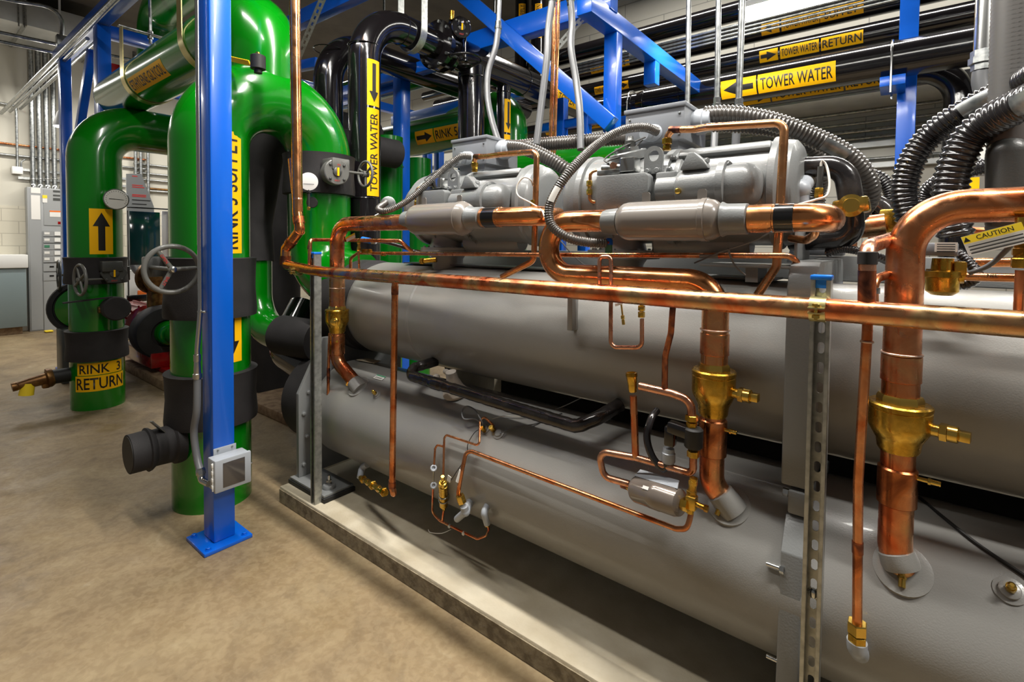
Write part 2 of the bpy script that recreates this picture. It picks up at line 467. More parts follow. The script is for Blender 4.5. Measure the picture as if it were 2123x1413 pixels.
def sticker(parent, c, u, n, R, L, h, text=None, ts=.6, arrow=0, frame_arrow=False, m='yellow', ink='ink', axis_up=False, squeeze=.88, name='pipe_label', label=None, bold=.012, sub=True):
    """yellow pipe label: a thin sheet bent on the pipe, lettering or an arrow printed on it"""
    s = build_flat(lay(rect_bm(L, h), c, u, n, R, .0012, axis_up=axis_up), name, m, parent)
    if label: s['label'] = label
    q = s if sub else parent
    if text:
        tb = text_bm(text, h*ts, bold, squeeze)
        xs = [v.co.x for v in tb.verts]; w = max(xs)-min(xs)
        if w > L*.93:
            for v in tb.verts: v.co.x *= L*.93/w
        build_flat(lay(tb, c, u, n, R, .0024, axis_up=axis_up), 'lettering', ink, q)
    if arrow:
        build_flat(lay(poly_bm(arrow_pts(L*.84, h*.72, arrow < 0)), c, u, n, R, .0024, axis_up=axis_up), 'arrow', ink, q)
    return s
X_, Y_, Z_ = Vector((1, 0, 0)), Vector((0, 1, 0)), Vector((0, 0, 1))
# ================================================================== the room
structure(MB().b2((-11.7, -3.2, -.2), (3.4, 7.3, 0)), 'floor', 'floor')
structure(MB().b2((-11.7, -3.2, 0), (-11.4, 7.3, 2.05)), 'wall_left', 'block_wall')
structure(MB().b2((-11.7, -3.2, 2.05), (-11.42, 7.3, 5.2)), 'wall_left_upper', 'wall_paint')
structure(MB().b2((-11.4, 7.0, 0), (3.4, 7.3, 5.2)), 'wall_back', 'siding')
structure(MB().b2((-11.7, -3.2, 5.2), (3.4, 7.3, 5.4)), 'ceiling', 'ceiling_deck')
# housekeeping pad under the chiller
pad = MB().b2((-2.815, 1.42, 0), (2.6, 3.2, .09), .008).build('equipment_pad', 'pad_concrete')
tag(pad, 'long low concrete pad with rough front edge under the grey chiller', 'concrete pad')
pf = MB().b2((-2.81, 1.416, .002), (2.6, 1.424, .076)).build('front_face', 'pad_rough', pad)
tag(pf, 'rough dark concrete front face')
# ================================================================== the chiller's two vessels
UY, UZ, UR = 1.97, 1.103, .28        # upper vessel axis
LY, LZ, LR = 1.805, .507, .28        # lower vessel axis
def hit(px, py, ay, az, r):
    d = FW + RT*((px-CX)/F) - UP*((py-CY)/F); o = CAM
    a = d.y*d.y+d.z*d.z; b = 2*((o.y-ay)*d.y+(o.z-az)*d.z); c = (o.y-ay)**2+(o.z-az)**2-r*r
    D = b*b-4*a*c
    t = (-b-sqrt(D))/(2*a) if D > 0 else -b/(2*a)
    return o+d*t
def LV(px, py, gap=0): return hit(px, py, LY, LZ, LR+gap)
def UV(px, py, gap=0): return hit(px, py, UY, UZ, UR+gap)
def Ln(p): return Vector((0, p.y-LY, p.z-LZ)).normalized()
def Un(p): return Vector((0, p.y-UY, p.z-UZ)).normalized()

up = thing('upper_vessel', 'long upper grey vessel under the compressors, behind the copper main', 'pressure vessel', (-.2, UY, UZ-UR))
MB().lathe((-2.62, UY, UZ), X_, [(0, 0), (0, UR-.07), (.012, UR-.035), (.04, UR-.01), (.08, UR), (2.36, UR)], 72).build('shell', 'vessel_grey', up)
MB().lathe((-.26, UY, UZ), X_, [(0, UR), (2.76, UR)], 72).build('shell', 'vessel_grey', up)
wb = MB()
for x in (-2.02,): wb.lathe((x, UY, UZ), X_, [(-.012, UR), (-.004, UR+.0025), (.004, UR+.0025), (.012, UR)], 72)
wb.build('weld_seam', 'vessel_grey', up)
# dark insulated water box on the left end
MB().lathe((-3.0, UY, UZ), X_, [(0, .10), (.02, .25), (.06, .29), (.36, .29), (.37, .27), (.40, .26)], 40).build('water_box', 'foam', up)
br = A(1188, 655, Y=1.68)
MB().b2((br.x-.012, 1.655, 1.17), (br.x+.012, 1.70, 1.36), .003).build('bracket_plate', 'vessel_grey', up)

lo = thing('lower_vessel', 'long lower grey horizontal vessel close above the concrete pad', 'pressure vessel', (-.2, LY, .09))
MB().lathe((-2.72, LY, LZ), X_, [(0, 0), (0, LR-.08), (.012, LR-.04), (.04, LR-.012), (.085, LR), (2.48, LR)], 72).build('shell', 'vessel_grey', lo)
MB().lathe((-.24, LY, LZ), X_, [(0, LR), (2.74, LR)], 72).build('shell', 'vessel_grey', lo)
MB().lathe((-3.05, LY, LZ), X_, [(0, .12), (.02, .25), (.05, .28), (.24, .28), (.25, .24), (.28, .24)], 40).build('water_box', 'foam', lo)
ep = MB().prism([(1.50, .13), (2.25, .13), (2.25, .80), (1.95, .93), (1.66, .93), (1.50, .62)], (-2.775, 0, 0), Y_, Z_, .03, .004).build('end_plate', 'casting_grey', lo)
for y, z in ((1.53, .20), (1.60, .26), (1.55, .36), (1.53, .50), (1.56, .62), (1.62, .78), (1.70, .88), (1.80, .89)): MB().bolt((-2.745, y, z), X_, .011).build('bolt', 'casting_grey', ep)
foot = MB().b2((-2.80, 1.475, .115), (-2.44, 1.66, .13), .003).build('foot_plate', 'casting_grey', lo)
tag(MB().b2((-2.81, 1.47, .09), (-2.43, 1.665, .1149), .002).build('pad', 'rubber', foot), 'black rubber isolation pad')
fb = MB(); c = A(682, 1010, Z=.13)
fb.lathe((c.x, c.y, .13), Z_, [(0, .036), (.012, .036), (.02, .030), (.022, .012), (.03, .012)], 28).build('levelling_foot', 'casting_grey', foot)
tag(MB().cyl((c.x, c.y, .15), (c.x, c.y, .20), .008, 12).hexnut((c.x, c.y, .168), Z_, .015, .012).build('stud', 'bright_steel', foot), 'bright steel stud and nut')
# grey weld collars and bosses on the lower vessel
def boss(px, py, r, h, m='vessel_grey'):
    p = LV(px, py); n = Ln(p)
    b = MB().lathe(p-n*.006, n, [(0, r*1.5), (.008, r*1.5), (.010, r), (h, r), (h+.002, r*.85)], 24).build('boss', m, lo)
    return p+n*h, n
# centre tube sheet column
cs = thing('tube_sheet_column', 'tall flat grey flange column between the two vessel halves, behind the slotted strut', 'flange', (-.22, 1.9, .09))
pl = [(1.60, .82)]+[(1.645-.03*sin(t*pi/10), 1.40+.04*(1-cos(t*pi/10))+.0) for t in range(0, 0)]
def rrect(y0, y1, z0, z1, r, k=6):
    p = []
    for (cy, cz, a) in ((y1-r, z0+r, -90), (y1-r, z1-r, 0), (y0+r, z1-r, 90), (y0+r, z0+r, 180)):
        for i in range(k+1):
            t = radians(a+90*i/k); p.append((cy+r*cos(t), cz+r*sin(t)))
    return p
MB().prism([(1.60, .82), (2.34, .82)]+[(2.28+.06*cos(t), 1.40+.06*sin(t)) for t in [i*pi/16 for i in range(9)]]+[(1.69+.075*cos(t), 1.385+.075*sin(t)) for t in [pi/2+i*pi/16 for i in range(9)]], (-.265, 0, 0), Y_, Z_, .075, .006).build('upper_plate', 'casting_grey', cs)
MB().b2((-.245, 1.59, .745), (-.19, 1.75, .812), .006).build('spacer_block', 'casting_grey', cs)
MB().prism([(1.50, .10), (2.1, .10), (2.1, .74), (1.60, .74), (1.535, .66)], (-.25, 0, 0), Y_, Z_, .055, .004).build('lower_plate', 'casting_grey', cs)
for px, py in ((1598, 1177), (1590, 1372)):
    p = A(1626, py+4, Y=1.535); q = p-X_*.045
    tag(MB().cyl(p, q, .0055, 12).hexnut(p-X_*.006, X_, .012, .012).build('stud', 'bright_steel', cs), 'bright steel stud with nut')
tag(MB().hexnut(A(1631, 1020, Y=1.62), X_, .012, .02).build('nut', 'bright_steel', cs), 'bright steel nut')

# ================================================================== copper main and its struts
MY, MZ, MR = 1.40, 1.353, .0272
mn = thing('copper_main', 'long horizontal copper pipe clamped to two struts, tall riser at its left end', 'copper pipe', (-2.45, MY, MZ))
xl = A(640, 560, Y=MY).x
P1 = [to_ceiling(A(617, 440, Y=MY), A(611, 0, Y=MY)), A(617, 440, Y=MY), A(622, 478, Y=MY), A(593, 515, Y=MY), A(592, 548, Y=MY), Vector((xl+.02, MY, MZ+.004)), Vector((xl+.20, MY, MZ))]
MB().tube(P1[:3]+[P1[3]], MR, [.05, .03], 24).tube(P1[2:], MR*.99, [.03, .03, .05], 24).build('riser', 'copper_clean', mn)
MB().cyl((xl+.12, MY, MZ), (1.6, MY, MZ), MR, 28).build('run', 'copper_red', mn)
for a, b in ((P1[1].lerp(P1[2], .25), P1[1].lerp(P1[2], .62)), (P1[3]+(P1[2]-P1[3])*.25, P1[3]+(P1[2]-P1[3])*.5), (P1[3].lerp(P1[4], .45), P1[4])): MB().cyl(a, b, MR*1.10, 24).build('sleeve', 'copper_burnt', mn)
MB().sweep([A(608, 330, Y=MY), A(617, 415, Y=MY)], [MR*1.005, MR*1.004], 24).build('heat_band', 'copper_pink', mn)

def strut(name, label, x0, y0, z0, z1, cap):
    t = thing(name, label, 'strut', (x0+.021, y0+.021, z0))
    w, d, th = .042, .042, .0026
    m = MB()
    m.b2((x0, y0, z0), (x0+th, y0+d, z1)); m.b2((x0+w-th, y0, z0), (x0+w, y0+d, z1))
    m.b2((x0, y0, z0), (x0+.0095, y0+th, z1)); m.b2((x0+w-.0095, y0, z0), (x0+w, y0+th, z1))
    m.b2((x0+.0075, y0, z0), (x0+.0095, y0+.008, z1)); m.b2((x0+w-.0095, y0, z0), (x0+w-.0075, y0+.008, z1))
    yb = y0+d-th; xc = x0+w/2; hw = .0072
    m.b2((x0, yb, z0), (xc-hw, y0+d, z1)); m.b2((xc+hw, yb, z0), (x0+w, y0+d, z1))
    z = z0-.01; pitch, sl_ = .0508, .0285
    arc = [(-hw*cos(k*pi/8), hw*sin(k*pi/8)) for k in range(9)]
    while z < z1:
        a, b = z+sl_/2, z+pitch-sl_/2        # bar between two slots
        a2, b2_ = max(a-hw, z0), min(b+hw, z1)
        if b2_ > a2+.004:
            poly = [(s, max(z0, min(z1, a-hw+q))) for s, q in arc]+[(-s, min(z1, b+hw-q)) for s, q in arc]
            m.prism(poly, (xc, yb, 0), X_, Z_, -th)
        z += pitch
    m.build('channel', 'strut_steel', t)
    if cap: tag(MB().b2((x0-.002, y0-.002, z1), (x0+w+.002, y0+d+.002, z1+.012), .003).b2((x0+.004, y0+.004, z1-.02), (x0+w-.004, y0+d-.004, z1)).build('end_cap', 'blue_plastic', t), 'blue plastic end cap')
    return t
zt = A(1700, 580, Y=1.44).z
sr = strut('slotted_strut', 'upright slotted steel strut with blue end cap, ahead of the grey column', -.183, 1.432, .09, zt, True)
tag(MB().bolt(A(1686, 1228, Y=1.472), -Y_, .010, .01).build('bolt', 'bright_steel', sr), 'bright hex bolt head')
sl2 = strut('slotted_strut', 'upright galvanised strut at the left end of the pad, ahead of the vessels', -2.50, 1.432, .09, A(655, 527, Y=1.44).z, True)

def pipe_clamp(x, label, r):
    t = thing('pipe_clamp', label, 'clamp', (x, MY, MZ-r))
    for s in (1, -1):
        pth = [Vector((x, MY+.006*0+r*1.06*cos(a), MZ+.0+r*1.06*sin(a))) for a in [radians(v) for v in (range(8, 173, 8) if s > 0 else range(188, 353, 8))]]
        if s > 0: pth = [Vector((x, MY+r*1.5, MZ+.006))]+pth+[Vector((x, MY-r*1.75, MZ+.006))]
        else: pth = [Vector((x, MY-r*1.75, MZ-.006))]+pth+[Vector((x, MY+r*1.5, MZ-.006))]
        MB().ring(pth, .034, .003, X_).build('strap', 'zinc_yellow', t)
    MB().cyl((x, MY-r*1.45, MZ-.022), (x, MY-r*1.45, MZ+.016), .004, 10).hexnut((x, MY-r*1.45, MZ+.013), Z_, .009, .007).hexnut((x, MY-r*1.45, MZ-.014), Z_, .009, .007).build('bolt', 'brass_bright', t)
pipe_clamp(-.162, 'yellow zinc two-piece clamp holding the copper main to the slotted right strut', MR)
pipe_clamp(A(618, 560, Y=MY).x, 'yellow zinc clamp at the left end of the copper main', MR)

# small copper drop from the main to the drain valve under the lower vessel
dl = thing('copper_drain_line', 'thin straight copper pipe hanging from the main down to a brass union above the pad', 'copper pipe', (A(818, 800, Y=1.41).x, 1.41, .2))
a0 = Vector((A(819, 590, Y=1.405).x, 1.405, MZ-.02)); a1 = A(813, 1010, Y=1.43)
MB().tube([a0, a1, a1+Vector((.012, .0, -.028)), a1+Vector((-.03, .03, -.035))], .0145, .012, 18).build('pipe', 'copper', dl)
MB().cyl(a1, a1+(a0-a1)*.03, .0168, 18).build('sleeve', 'copper_burnt', dl); MB().cyl(a0.lerp(a1, .02), a0.lerp(a1, .06), .0158, 18).build('sleeve', 'copper_burnt', dl)
b0 = A(748, 990, Y=1.56); b1 = A(800, 1022, Y=1.47)
dv = (b1-b0).normalized()
m = MB()
for t, r, h in ((.10, .020, .022), (.30, .016, .03), (.50, .022, .022), (.72, .017, .03), (.92, .021, .022)): m.hexnut(b0.lerp(b1, t), dv, r, h)
tag(m.cyl(b0, b1, .013, 16).build('union_valve', 'brass', dl), 'brass union valve')
g0 = LV(762, 962); m = MB().tube([g0, A(750, 968, Y=1.60), b0-dv*.01], .017, .02, 18)
tag(m.build('elbow', 'pvc_grey', dl), 'grey painted elbow')

# ================================================================== three big copper risers with brass check valves
def valve_body(t, x, y, zt_, zb, r, cap_dir, cap_r, cap_len):
    h = zt_-zb
    v = MB().lathe((x, y, zb), Z_, [(0, r*.62), (.06*h, r*.68), (.22*h, r*.72), (.30*h, r*.80), (.48*h, r*.98), (.55*h, r), (.86*h, r), (.87*h, r*.97), (.90*h, r*.97), (.91*h, r*1.02), (.97*h, r*1.02), (h, r*.96)], 40).build('valve_body', 'brass', t)
    MB().lathe((x, y, zt_), Z_, [(-.004, r*.74), (.012, r*.74), (.020, r*.68)], 8).build('collar', 'brass_bright', v)
    c = Vector((x, y, zb+.58*h)); d = Vector(cap_dir).normalized()
    m = MB().cyl(c+d*r*.8, c+d*(r+.012), cap_r*.72, 20).hexnut(c+d*(r+.02), d, cap_r*1.05, .016)
    m.lathe(c+d*(r+.028), d, [(0, cap_r*.95), (cap_len*.45, cap_r*.95), (cap_len*.5, cap_r*.8)], 24)
    u, w = frame(d); m.box(c+d*(r+.028+cap_len*.75), (cap_r*1.1, cap_r*1.1, cap_len*.55), Matrix((u, w, d)).transposed(), .002)
    tag(m.build('cap', 'brass_bright', v), 'brass side cap with square head')
    return v
RY = 1.60; RR = .0397
def riser(label, x, top_pts, y_valve, y_sleeve, y_end, px, cap_dir, weld, R=.10, solder_y=(), vr=.064, extra=None, m_='copper'):
    Zp = lambda py: A(px, py, Y=RY).z
    zvt, zvb = Zp(y_valve[0]), Zp(y_valve[1])
    t = thing('copper_riser', label, 'copper pipe', (x, RY, .7))
    MB().tube(list(top_pts)+[Vector((x, RY, zvt-.01))], RR, R, 32, 5).build('pipe', m_, t)
    for a, b in y_sleeve[0]: MB().lathe((x, RY, Zp(b)), Z_, [(0, RR*1.0), (.002, RR*1.07), (Zp(a)-Zp(b)-.002, RR*1.07), (Zp(a)-Zp(b), RR)], 32).build('sleeve', 'copper_red', t)
    s = MB()
    for yy in solder_y: s.torus((x, RY, Zp(yy)), Z_, RR*1.04, .0028)
    if solder_y: tag(s.build('solder_bead', 'solder', t), 'pale solder bead')
    valve_body(t, x, RY, zvt, zvb, vr, cap_dir, .021, .04)
    w = Vector(weld); n = Ln(w)
    ze = Zp(y_end)
    MB().tube([Vector((x, RY, zvb+.01)), Vector((x, RY, ze)), w-n*.03], RR*.92, .09, 32, 6).build('lower_pipe', 'copper_red', t)
    s = MB()
    for a, b in y_sleeve[1]: s.lathe((x, RY, Zp(b)), Z_, [(0, RR*.93), (.004, RR*1.06), (Zp(a)-Zp(b)-.004, RR*1.06), (Zp(a)-Zp(b), RR*.95)], 32)
    s.build('lower_sleeve', 'copper', t)
    dd = (w-Vector((x, RY, ze))).normalized()
    tag(MB().lathe(w-dd*.035, dd, [(-.006, RR*.9), (-.004, RR*1.0), (.02, RR*1.06), (.034 if dd.z < -.9 else .06, RR*(1.0 if dd.z < -.9 else 1.12))], 32).lathe(w-n*.010, n, [(0, RR*1.62), (.010, RR*1.55), (.013, RR*1.2)], 32).build('weld_collar', 'vessel_grey', t), 'grey painted weld collar')
    return t
x1 = A(699, 590, Y=RY).x; x2 = A(1482, 690, Y=RY).x; x3 = A(1869, 740, Y=RY).x
zt1 = A(760, 463, Y=RY).z
r1 = riser('left copper riser with brass valve, from the far muffler to the lower vessel', x1,
      [Vector((-1.86, RY, zt1)), Vector((x1, RY, zt1))], (641, 690), ([(575, 640)], [(693, 735)]), 750, 703, (.75, -.65, 0), LV(742, 800), .11, (597,))
z2 = A(1300, 576, Y=RY).z; zm2 = A(1220, 458, Y=RY).z; xu = A(1138, 520, Y=RY).x
r2 = riser('middle copper riser with brass valve, swept in a U from the near muffler', x2,
      [Vector((-.77, RY, zm2)), Vector((xu, RY, zm2)), Vector((xu, RY, z2)), Vector((x2, RY, z2))], (766, 862), ([(690, 735)], [(868, 945)]), 1000, 1485, (1, -.12, 0), LV(1511, 1045), [.10, .10, .085], (683,), m_='copper_clean')
z3 = A(2060, 425, Y=RY).z
r3 = riser('right copper riser with the largest-looking brass valve, bending right at its top', x3,
      [Vector((1.3, RY, z3)), Vector((x3, RY, z3))], (834, 935), ([(735, 790)], [(968, 1048)]), 1140, 1871, (1, -.18, 0), LV(1871, 1178), .115, (732,), vr=.0665)
def plug(t, p, d, L, r=.0075, name='service_plug'):
    d = Vector(d).normalized(); p = Vector(p)
    return tag(MB().cyl(p, p+d*L*.6, r*.8, 12).hexnut(p+d*L*.55, d, r*1.25, r*.9).cyl(p+d*L*.6, p+d*L, r, 12).build(name, 'brass_bright', t), 'small brass service plug')
plug(r1, A(722, 790, Y=1.60), A(718, 802, Y=1.56)-A(722, 790, Y=1.6), .035)
plug(r1, Vector((x1+.03, RY-.02, A(703, 705, Y=RY).z)), (.8, -.6, 0), .02, .006)
plug(r2, LV(1497, 1040, .02), (-.2, -.5, -.8), .042)
plug(r2, Vector((x2+.034, RY-.01, A(1485, 884, Y=RY).z)), (1, -.1, 0), .04, .0065)
plug(r3, LV(1871, 1172, .01), (0, -.6, -.8), .05)
plug(r3, Vector((x3+.036, RY-.01, A(1871, 981, Y=RY).z)), (1, -.1, 0), .048, .0065)
# weld blotch under the right riser's foot is bare darker paint
# ================================================================== screw compressors
KX = -1.045                                   # spacing of the two machines
CYc, CZc = 1.97, 1.69
def compressor(label):
    t = thing('screw_compressor', label, 'compressor', (-.75, CYc, UZ+UR))
    O = (0, CYc, CZc)
    # rotor casing
    MB().lathe((-1.17, CYc, CZc), X_, [(0, 0), (0, .13), (.004, .142), (.02, .158), (.05, .174), (.085, .182), (.09, .197), (.115, .197), (.12, .185), (.20, .186), (.205, .196), (.235, .196), (.24, .182), (.44, .176), (.445, .192), (.47, .192), (.475, .18), (.50, .18)], 48).build('rotor_casing', 'casting_grey', t)
    mh = MB().lathe((-.675, CYc, CZc), X_, [(0, .185), (.02, .19), (.03, .183), (.31, .183), (.315, .196), (.335, .196), (.345, .184), (.375, .178), (.390, .158), (.396, .13), (.398, 0)], 48)
    mh.box((-.515, CYc-.14, CZc-.01), (.30, .09, .135), None, .028)
    mh.box((-.515, CYc-.105, CZc+.135), (.31, .07, .035), Matrix.Rotation(radians(-35), 3, 'X'), .008)
    mh.build('motor_housing', 'casting_grey', t)
    for a in (200, 218, 236, 254, 150, 132):
        MB().bolt((-.697, CYc+.188*cos(radians(a)), CZc+.188*sin(radians(a))), X_, .0095, .014).build('bolt', 'casting_grey', t)
    # front square cover plate with bolts
    p = A(1300, 395, Y=1.775)
    fp = MB().prism([(-.108, -.075), (.085, -.075), (.108, -.02), (.108, .05), (.075, .062), (-.108, .062)], (p.x, 1.80, p.z), X_, Z_, -.0, 0) if False else MB()
    fp.prism([(-.105, -.085), (.075, -.085), (.105, -.01), (.105, .045), (.09, .058), (-.105, .058)], (p.x, 1.775, p.z), X_, Z_, .05, .006)
    fp.prism([(-.105, -.085), (.0, -.085), (.06, .0), (.04, .058), (-.105, .058)], (p.x-.002, 1.765, p.z-.004), X_, Z_, .02, .004)
    fp.build('cover_plate', 'casting_grey', t)
    for q in ((1342, 371), (1283, 403)):
        MB().bolt(A(*q, Y=1.768), -Y_, .0115, .014).build('bolt', 'casting_grey', t)
    # slide valve cylinder along the front
    c = A(1480, 387, Y=1.755)
    xa, xb = A(1362, 384, Y=1.755).x, A(1566, 384, Y=1.755).x
    sv = MB().lathe((xa, 1.775, c.z), X_, [(0, .045), (.004, .052), (.075, .052), (.08, .062), (.10, .07), (.215, .072), (.22, .088), (.242, .088), (.246, .076), (xb-xa-.03, .075), (xb-xa-.006, .066), (xb-xa+.012, .045), (xb-xa+.018, .02), (xb-xa+.019, 0)], 36)
    sv.box(((xa+xb)/2-.05, 1.83, c.z-.02), (.24, .12, .10), None, .012)
    sv.build('slide_valve_cylinder', 'casting_grey', t)
    for q in ((1507, 343), (1497, 369), (1446, 332), (1461, 335)):
        MB().bolt(A(q[0], q[1], Y=1.75), X_+Vector((0, -.6, .2)), .010, .016).build('bolt', 'casting_grey', t)
    tri = A(1453, 338, Y=1.79)
    MB().prism([(-.05, -.03), (.05, -.03), (.03, .0), (0, .028), (-.02, .03)], (tri.x, 1.765, tri.z), X_, Z_, .05, .006).build('lug', 'casting_grey', t)
    blk = A(1381, 385, Y=1.755)
    vb = MB().box((blk.x, 1.79, blk.z), (.075, .09, .10), None, .008).build('port_block', 'casting_grey', t)
    for dx in (-.018, .02): tag(MB().box((blk.x+dx, 1.7452, blk.z-.012), (.016, .004, .05), None, .001).build('slot', 'dark_grey', vb), 'dark slot')
    for q0, q1, q2 in (((1338, 284), (1290, 305), (1262, 335)), ((1332, 290), (1302, 318), (1268, 340))):
        tag(MB().sweep(resample(spline(PY((q0[0], q0[1], 1.93), (q1[0], q1[1], 1.85), (q2[0]-8, q2[1]-6, 1.79), (q2[0], q2[1]+4, 1.775))), .01), .0035, 8).build('lead', 'wire_dark', t), 'dark sensor lead')
    # lifting eye
    e = A(1356, 336, Y=1.80); h = A(1358, 323, Y=1.80); w = .036; z0 = A(1356, 360, Y=1.8).z
    le = MB(); R, r = w, .021; ns = 20; b2 = bmesh.new()
    yy0, yy1 = 1.792, 1.804
    cx_, cz_ = e.x, h.z
    outer = []; inner = []
    for k in range(ns+1):
        a = pi*k/ns; outer.append((cx_+R*cos(a), cz_+R*sin(a))); inner.append((cx_+r*cos(a), cz_+r*sin(a)))
    le.prism(outer+inner[::-1], (0, yy1, 0), X_, Z_, yy1-yy0)
    lowr = [(cx_+r*cos(pi+pi*k/ns), cz_+r*sin(pi+pi*k/ns)) for k in range(ns+1)]
    le.prism([(cx_-R, cz_)]+lowr+[(cx_+R, cz_), (cx_+R, z0), (cx_-R, z0)], (0, yy1, 0), X_, Z_, yy1-yy0)
    le.box((cx_, 1.83, z0+.012), (.07, .07, .03), None, .004)
    le.build('lifting_eye', 'casting_grey', t)
    for q in ((1343, 355), (1363, 353)):
        MB().bolt(A(*q, Y=1.792), -Y_, .0095, .012).build('bolt', 'casting_grey', t)
    # top cover with sensor
    tc_ = A(1305, 312, Y=1.90)
    MB().lathe((tc_.x, 1.90, tc_.z-.04), Vector((-.1, -.25, 1)), [(0, .075), (.03, .075), (.035, .07), (.036, .045), (.05, .045)], 28).build('top_cover', 'casting_grey', t)
    for a in range(0, 360, 60):
        MB().bolt((tc_.x+.058*cos(radians(a)), 1.895+.058*sin(radians(a)), tc_.z-.008), Vector((-.1, -.25, 1)), .007, .010).build('bolt', 'casting_grey', t)
    tag(MB().lathe((tc_.x+.005, 1.895, tc_.z), Z_, [(0, .022), (.035, .022), (.04, .016), (.055, .012)], 18).build('sensor', 'dark_grey', t), 'dark sensor cap')
    # solenoid pilot valves
    s = A(1304, 342, Y=1.79); s2 = A(1262, 345, Y=1.78)
    tag(MB().box((s.x, 1.80, s.z), (.06, .06, .055), None, .004).build('solenoid_coil', 'bright_steel', t), 'bright metal solenoid coil')
    sb = tag(MB().cyl((s2.x-.03, 1.79, s2.z-.004), (s.x, 1.79, s.z-.01), .017, 16).box((s2.x, 1.80, s2.z-.022), (.10, .05, .02), None, .003).build('pilot_valve', 'steel', t), 'bright steel pilot valve')
    tag(MB().cyl((s2.x+.025, 1.765, s2.z), (s2.x+.025, 1.79, s2.z), .013, 14).build('valve_cap', 'copper_pink', t), 'tan valve cap')
    # oil sight loop of copper with brass union
    q = [A(1237, 353, Y=1.80), A(1224, 357, Y=1.78), A(1222, 418, Y=1.78), A(1246, 420, Y=1.80)]
    ol = MB().tube(q, .0065, .02, 12).build('oil_tube', 'copper_clean', t)
    v0, v1 = A(1222, 374, Y=1.78), A(1222, 404, Y=1.78); dd = (v1-v0).normalized()
    tag(MB().hexnut(v0+dd*.012, dd, .012, .022).hexnut(v1-dd*.012, dd, .012, .022).cyl(v0, v1, .008, 12).build('union', 'brass_bright', t), 'brass union')
    g = A(1405, 396, Y=1.70)
    tag(MB().cyl((g.x, 1.70, g.z), (g.x, 1.76, g.z), .006, 12).lathe((g.x, 1.715, g.z), -Y_, [(0, .011), (.018, .010), (.02, .006)], 12).build('sight_plug', 'brass_bright', t), 'brass plug')
    # suction neck and bolted flange down to the vessel
    fl = A(1291, 525, Y=1.95)
    MB().lathe((fl.x, 1.95, 1.36), Z_, [(0, .085), (.06, .085), (.085, .10), (.088, .150), (.104, .150), (.106, .147), (.122, .147), (.124, .10), (.16, .09), (.26, .12)], 44).build('neck_flange', 'casting_grey', t)
    for a in range(0, 360, 45):
        MB().bolt((fl.x+.128*cos(radians(a+10)), 1.95+.128*sin(radians(a+10)), 1.481), Z_, .007, .009).build('bolt', 'casting_grey', t)
    MB().lathe((-.80, CYc, 1.515), X_, [(0, 0), (0, .05), (.01, .06), (.34, .06), (.36, .045), (.362, 0)], 28).build('oil_sump', 'casting_grey', t)
    # terminal box on top
    BY = 2.0
    a, b = A(1297, 240, Y=BY), A(1418, 300, Y=BY); zt = A(1360, 224, Y=BY).z; zb = A(1300, 292, Y=BY).z-.02
    tb = MB().b2((a.x, BY, zb), (b.x, BY+.27, zt), .003).build('terminal_box', 'box_grey', t)
    MB().b2((a.x-.006, BY-.006, zt-.008), (b.x+.006, BY+.276, zt+.010), .003).b2((a.x+.04, BY+.02, zb-.07), (b.x-.03, BY+.24, zb)).build('lid', 'box_grey', tb)
    for x, z in ((b.x-.02, zt-.035), (a.x+.02, zt-.035), (b.x-.02, zb+.02)):
        tag(MB().bolt((x, BY, z), -Y_, .004, .004).build('screw', 'steel', tb), 'small steel screw')
    k = MB().cyl((b.x-.002, BY+.115, zt-.055), (b.x+.012, BY+.115, zt-.055), .046, 24).lathe((b.x+.012, BY+.115, zt-.055), X_, [(0, .052), (.03, .052), (.034, .046), (.06, .044)], 24)
    tag(k.build('hub_fitting', 'pvc_grey', tb), 'light grey conduit hub')
    kf = A(1352, 275, Y=BY-.01)
    tag(MB().lathe((kf.x, BY, kf.z), Vector((-.45, -1, -.1)), [(-.02, .036), (.025, .036), (.03, .030), (.05, .028)], 20).build('hub_fitting', 'pvc_grey', tb), 'light grey conduit hub')
    return t, (b.x, BY, zt, kf)
cmp2, BX = compressor('big grey screw compressor behind the right muffler, with terminal box on top')
cmp1 = copy_tree(cmp2, (KX, 0, 0))
tag(cmp1, 'grey screw compressor behind the left muffler, the farther of the two', 'compressor', 'screw compressors on the upper vessel')
tag(cmp2, group='screw compressors on the upper vessel')

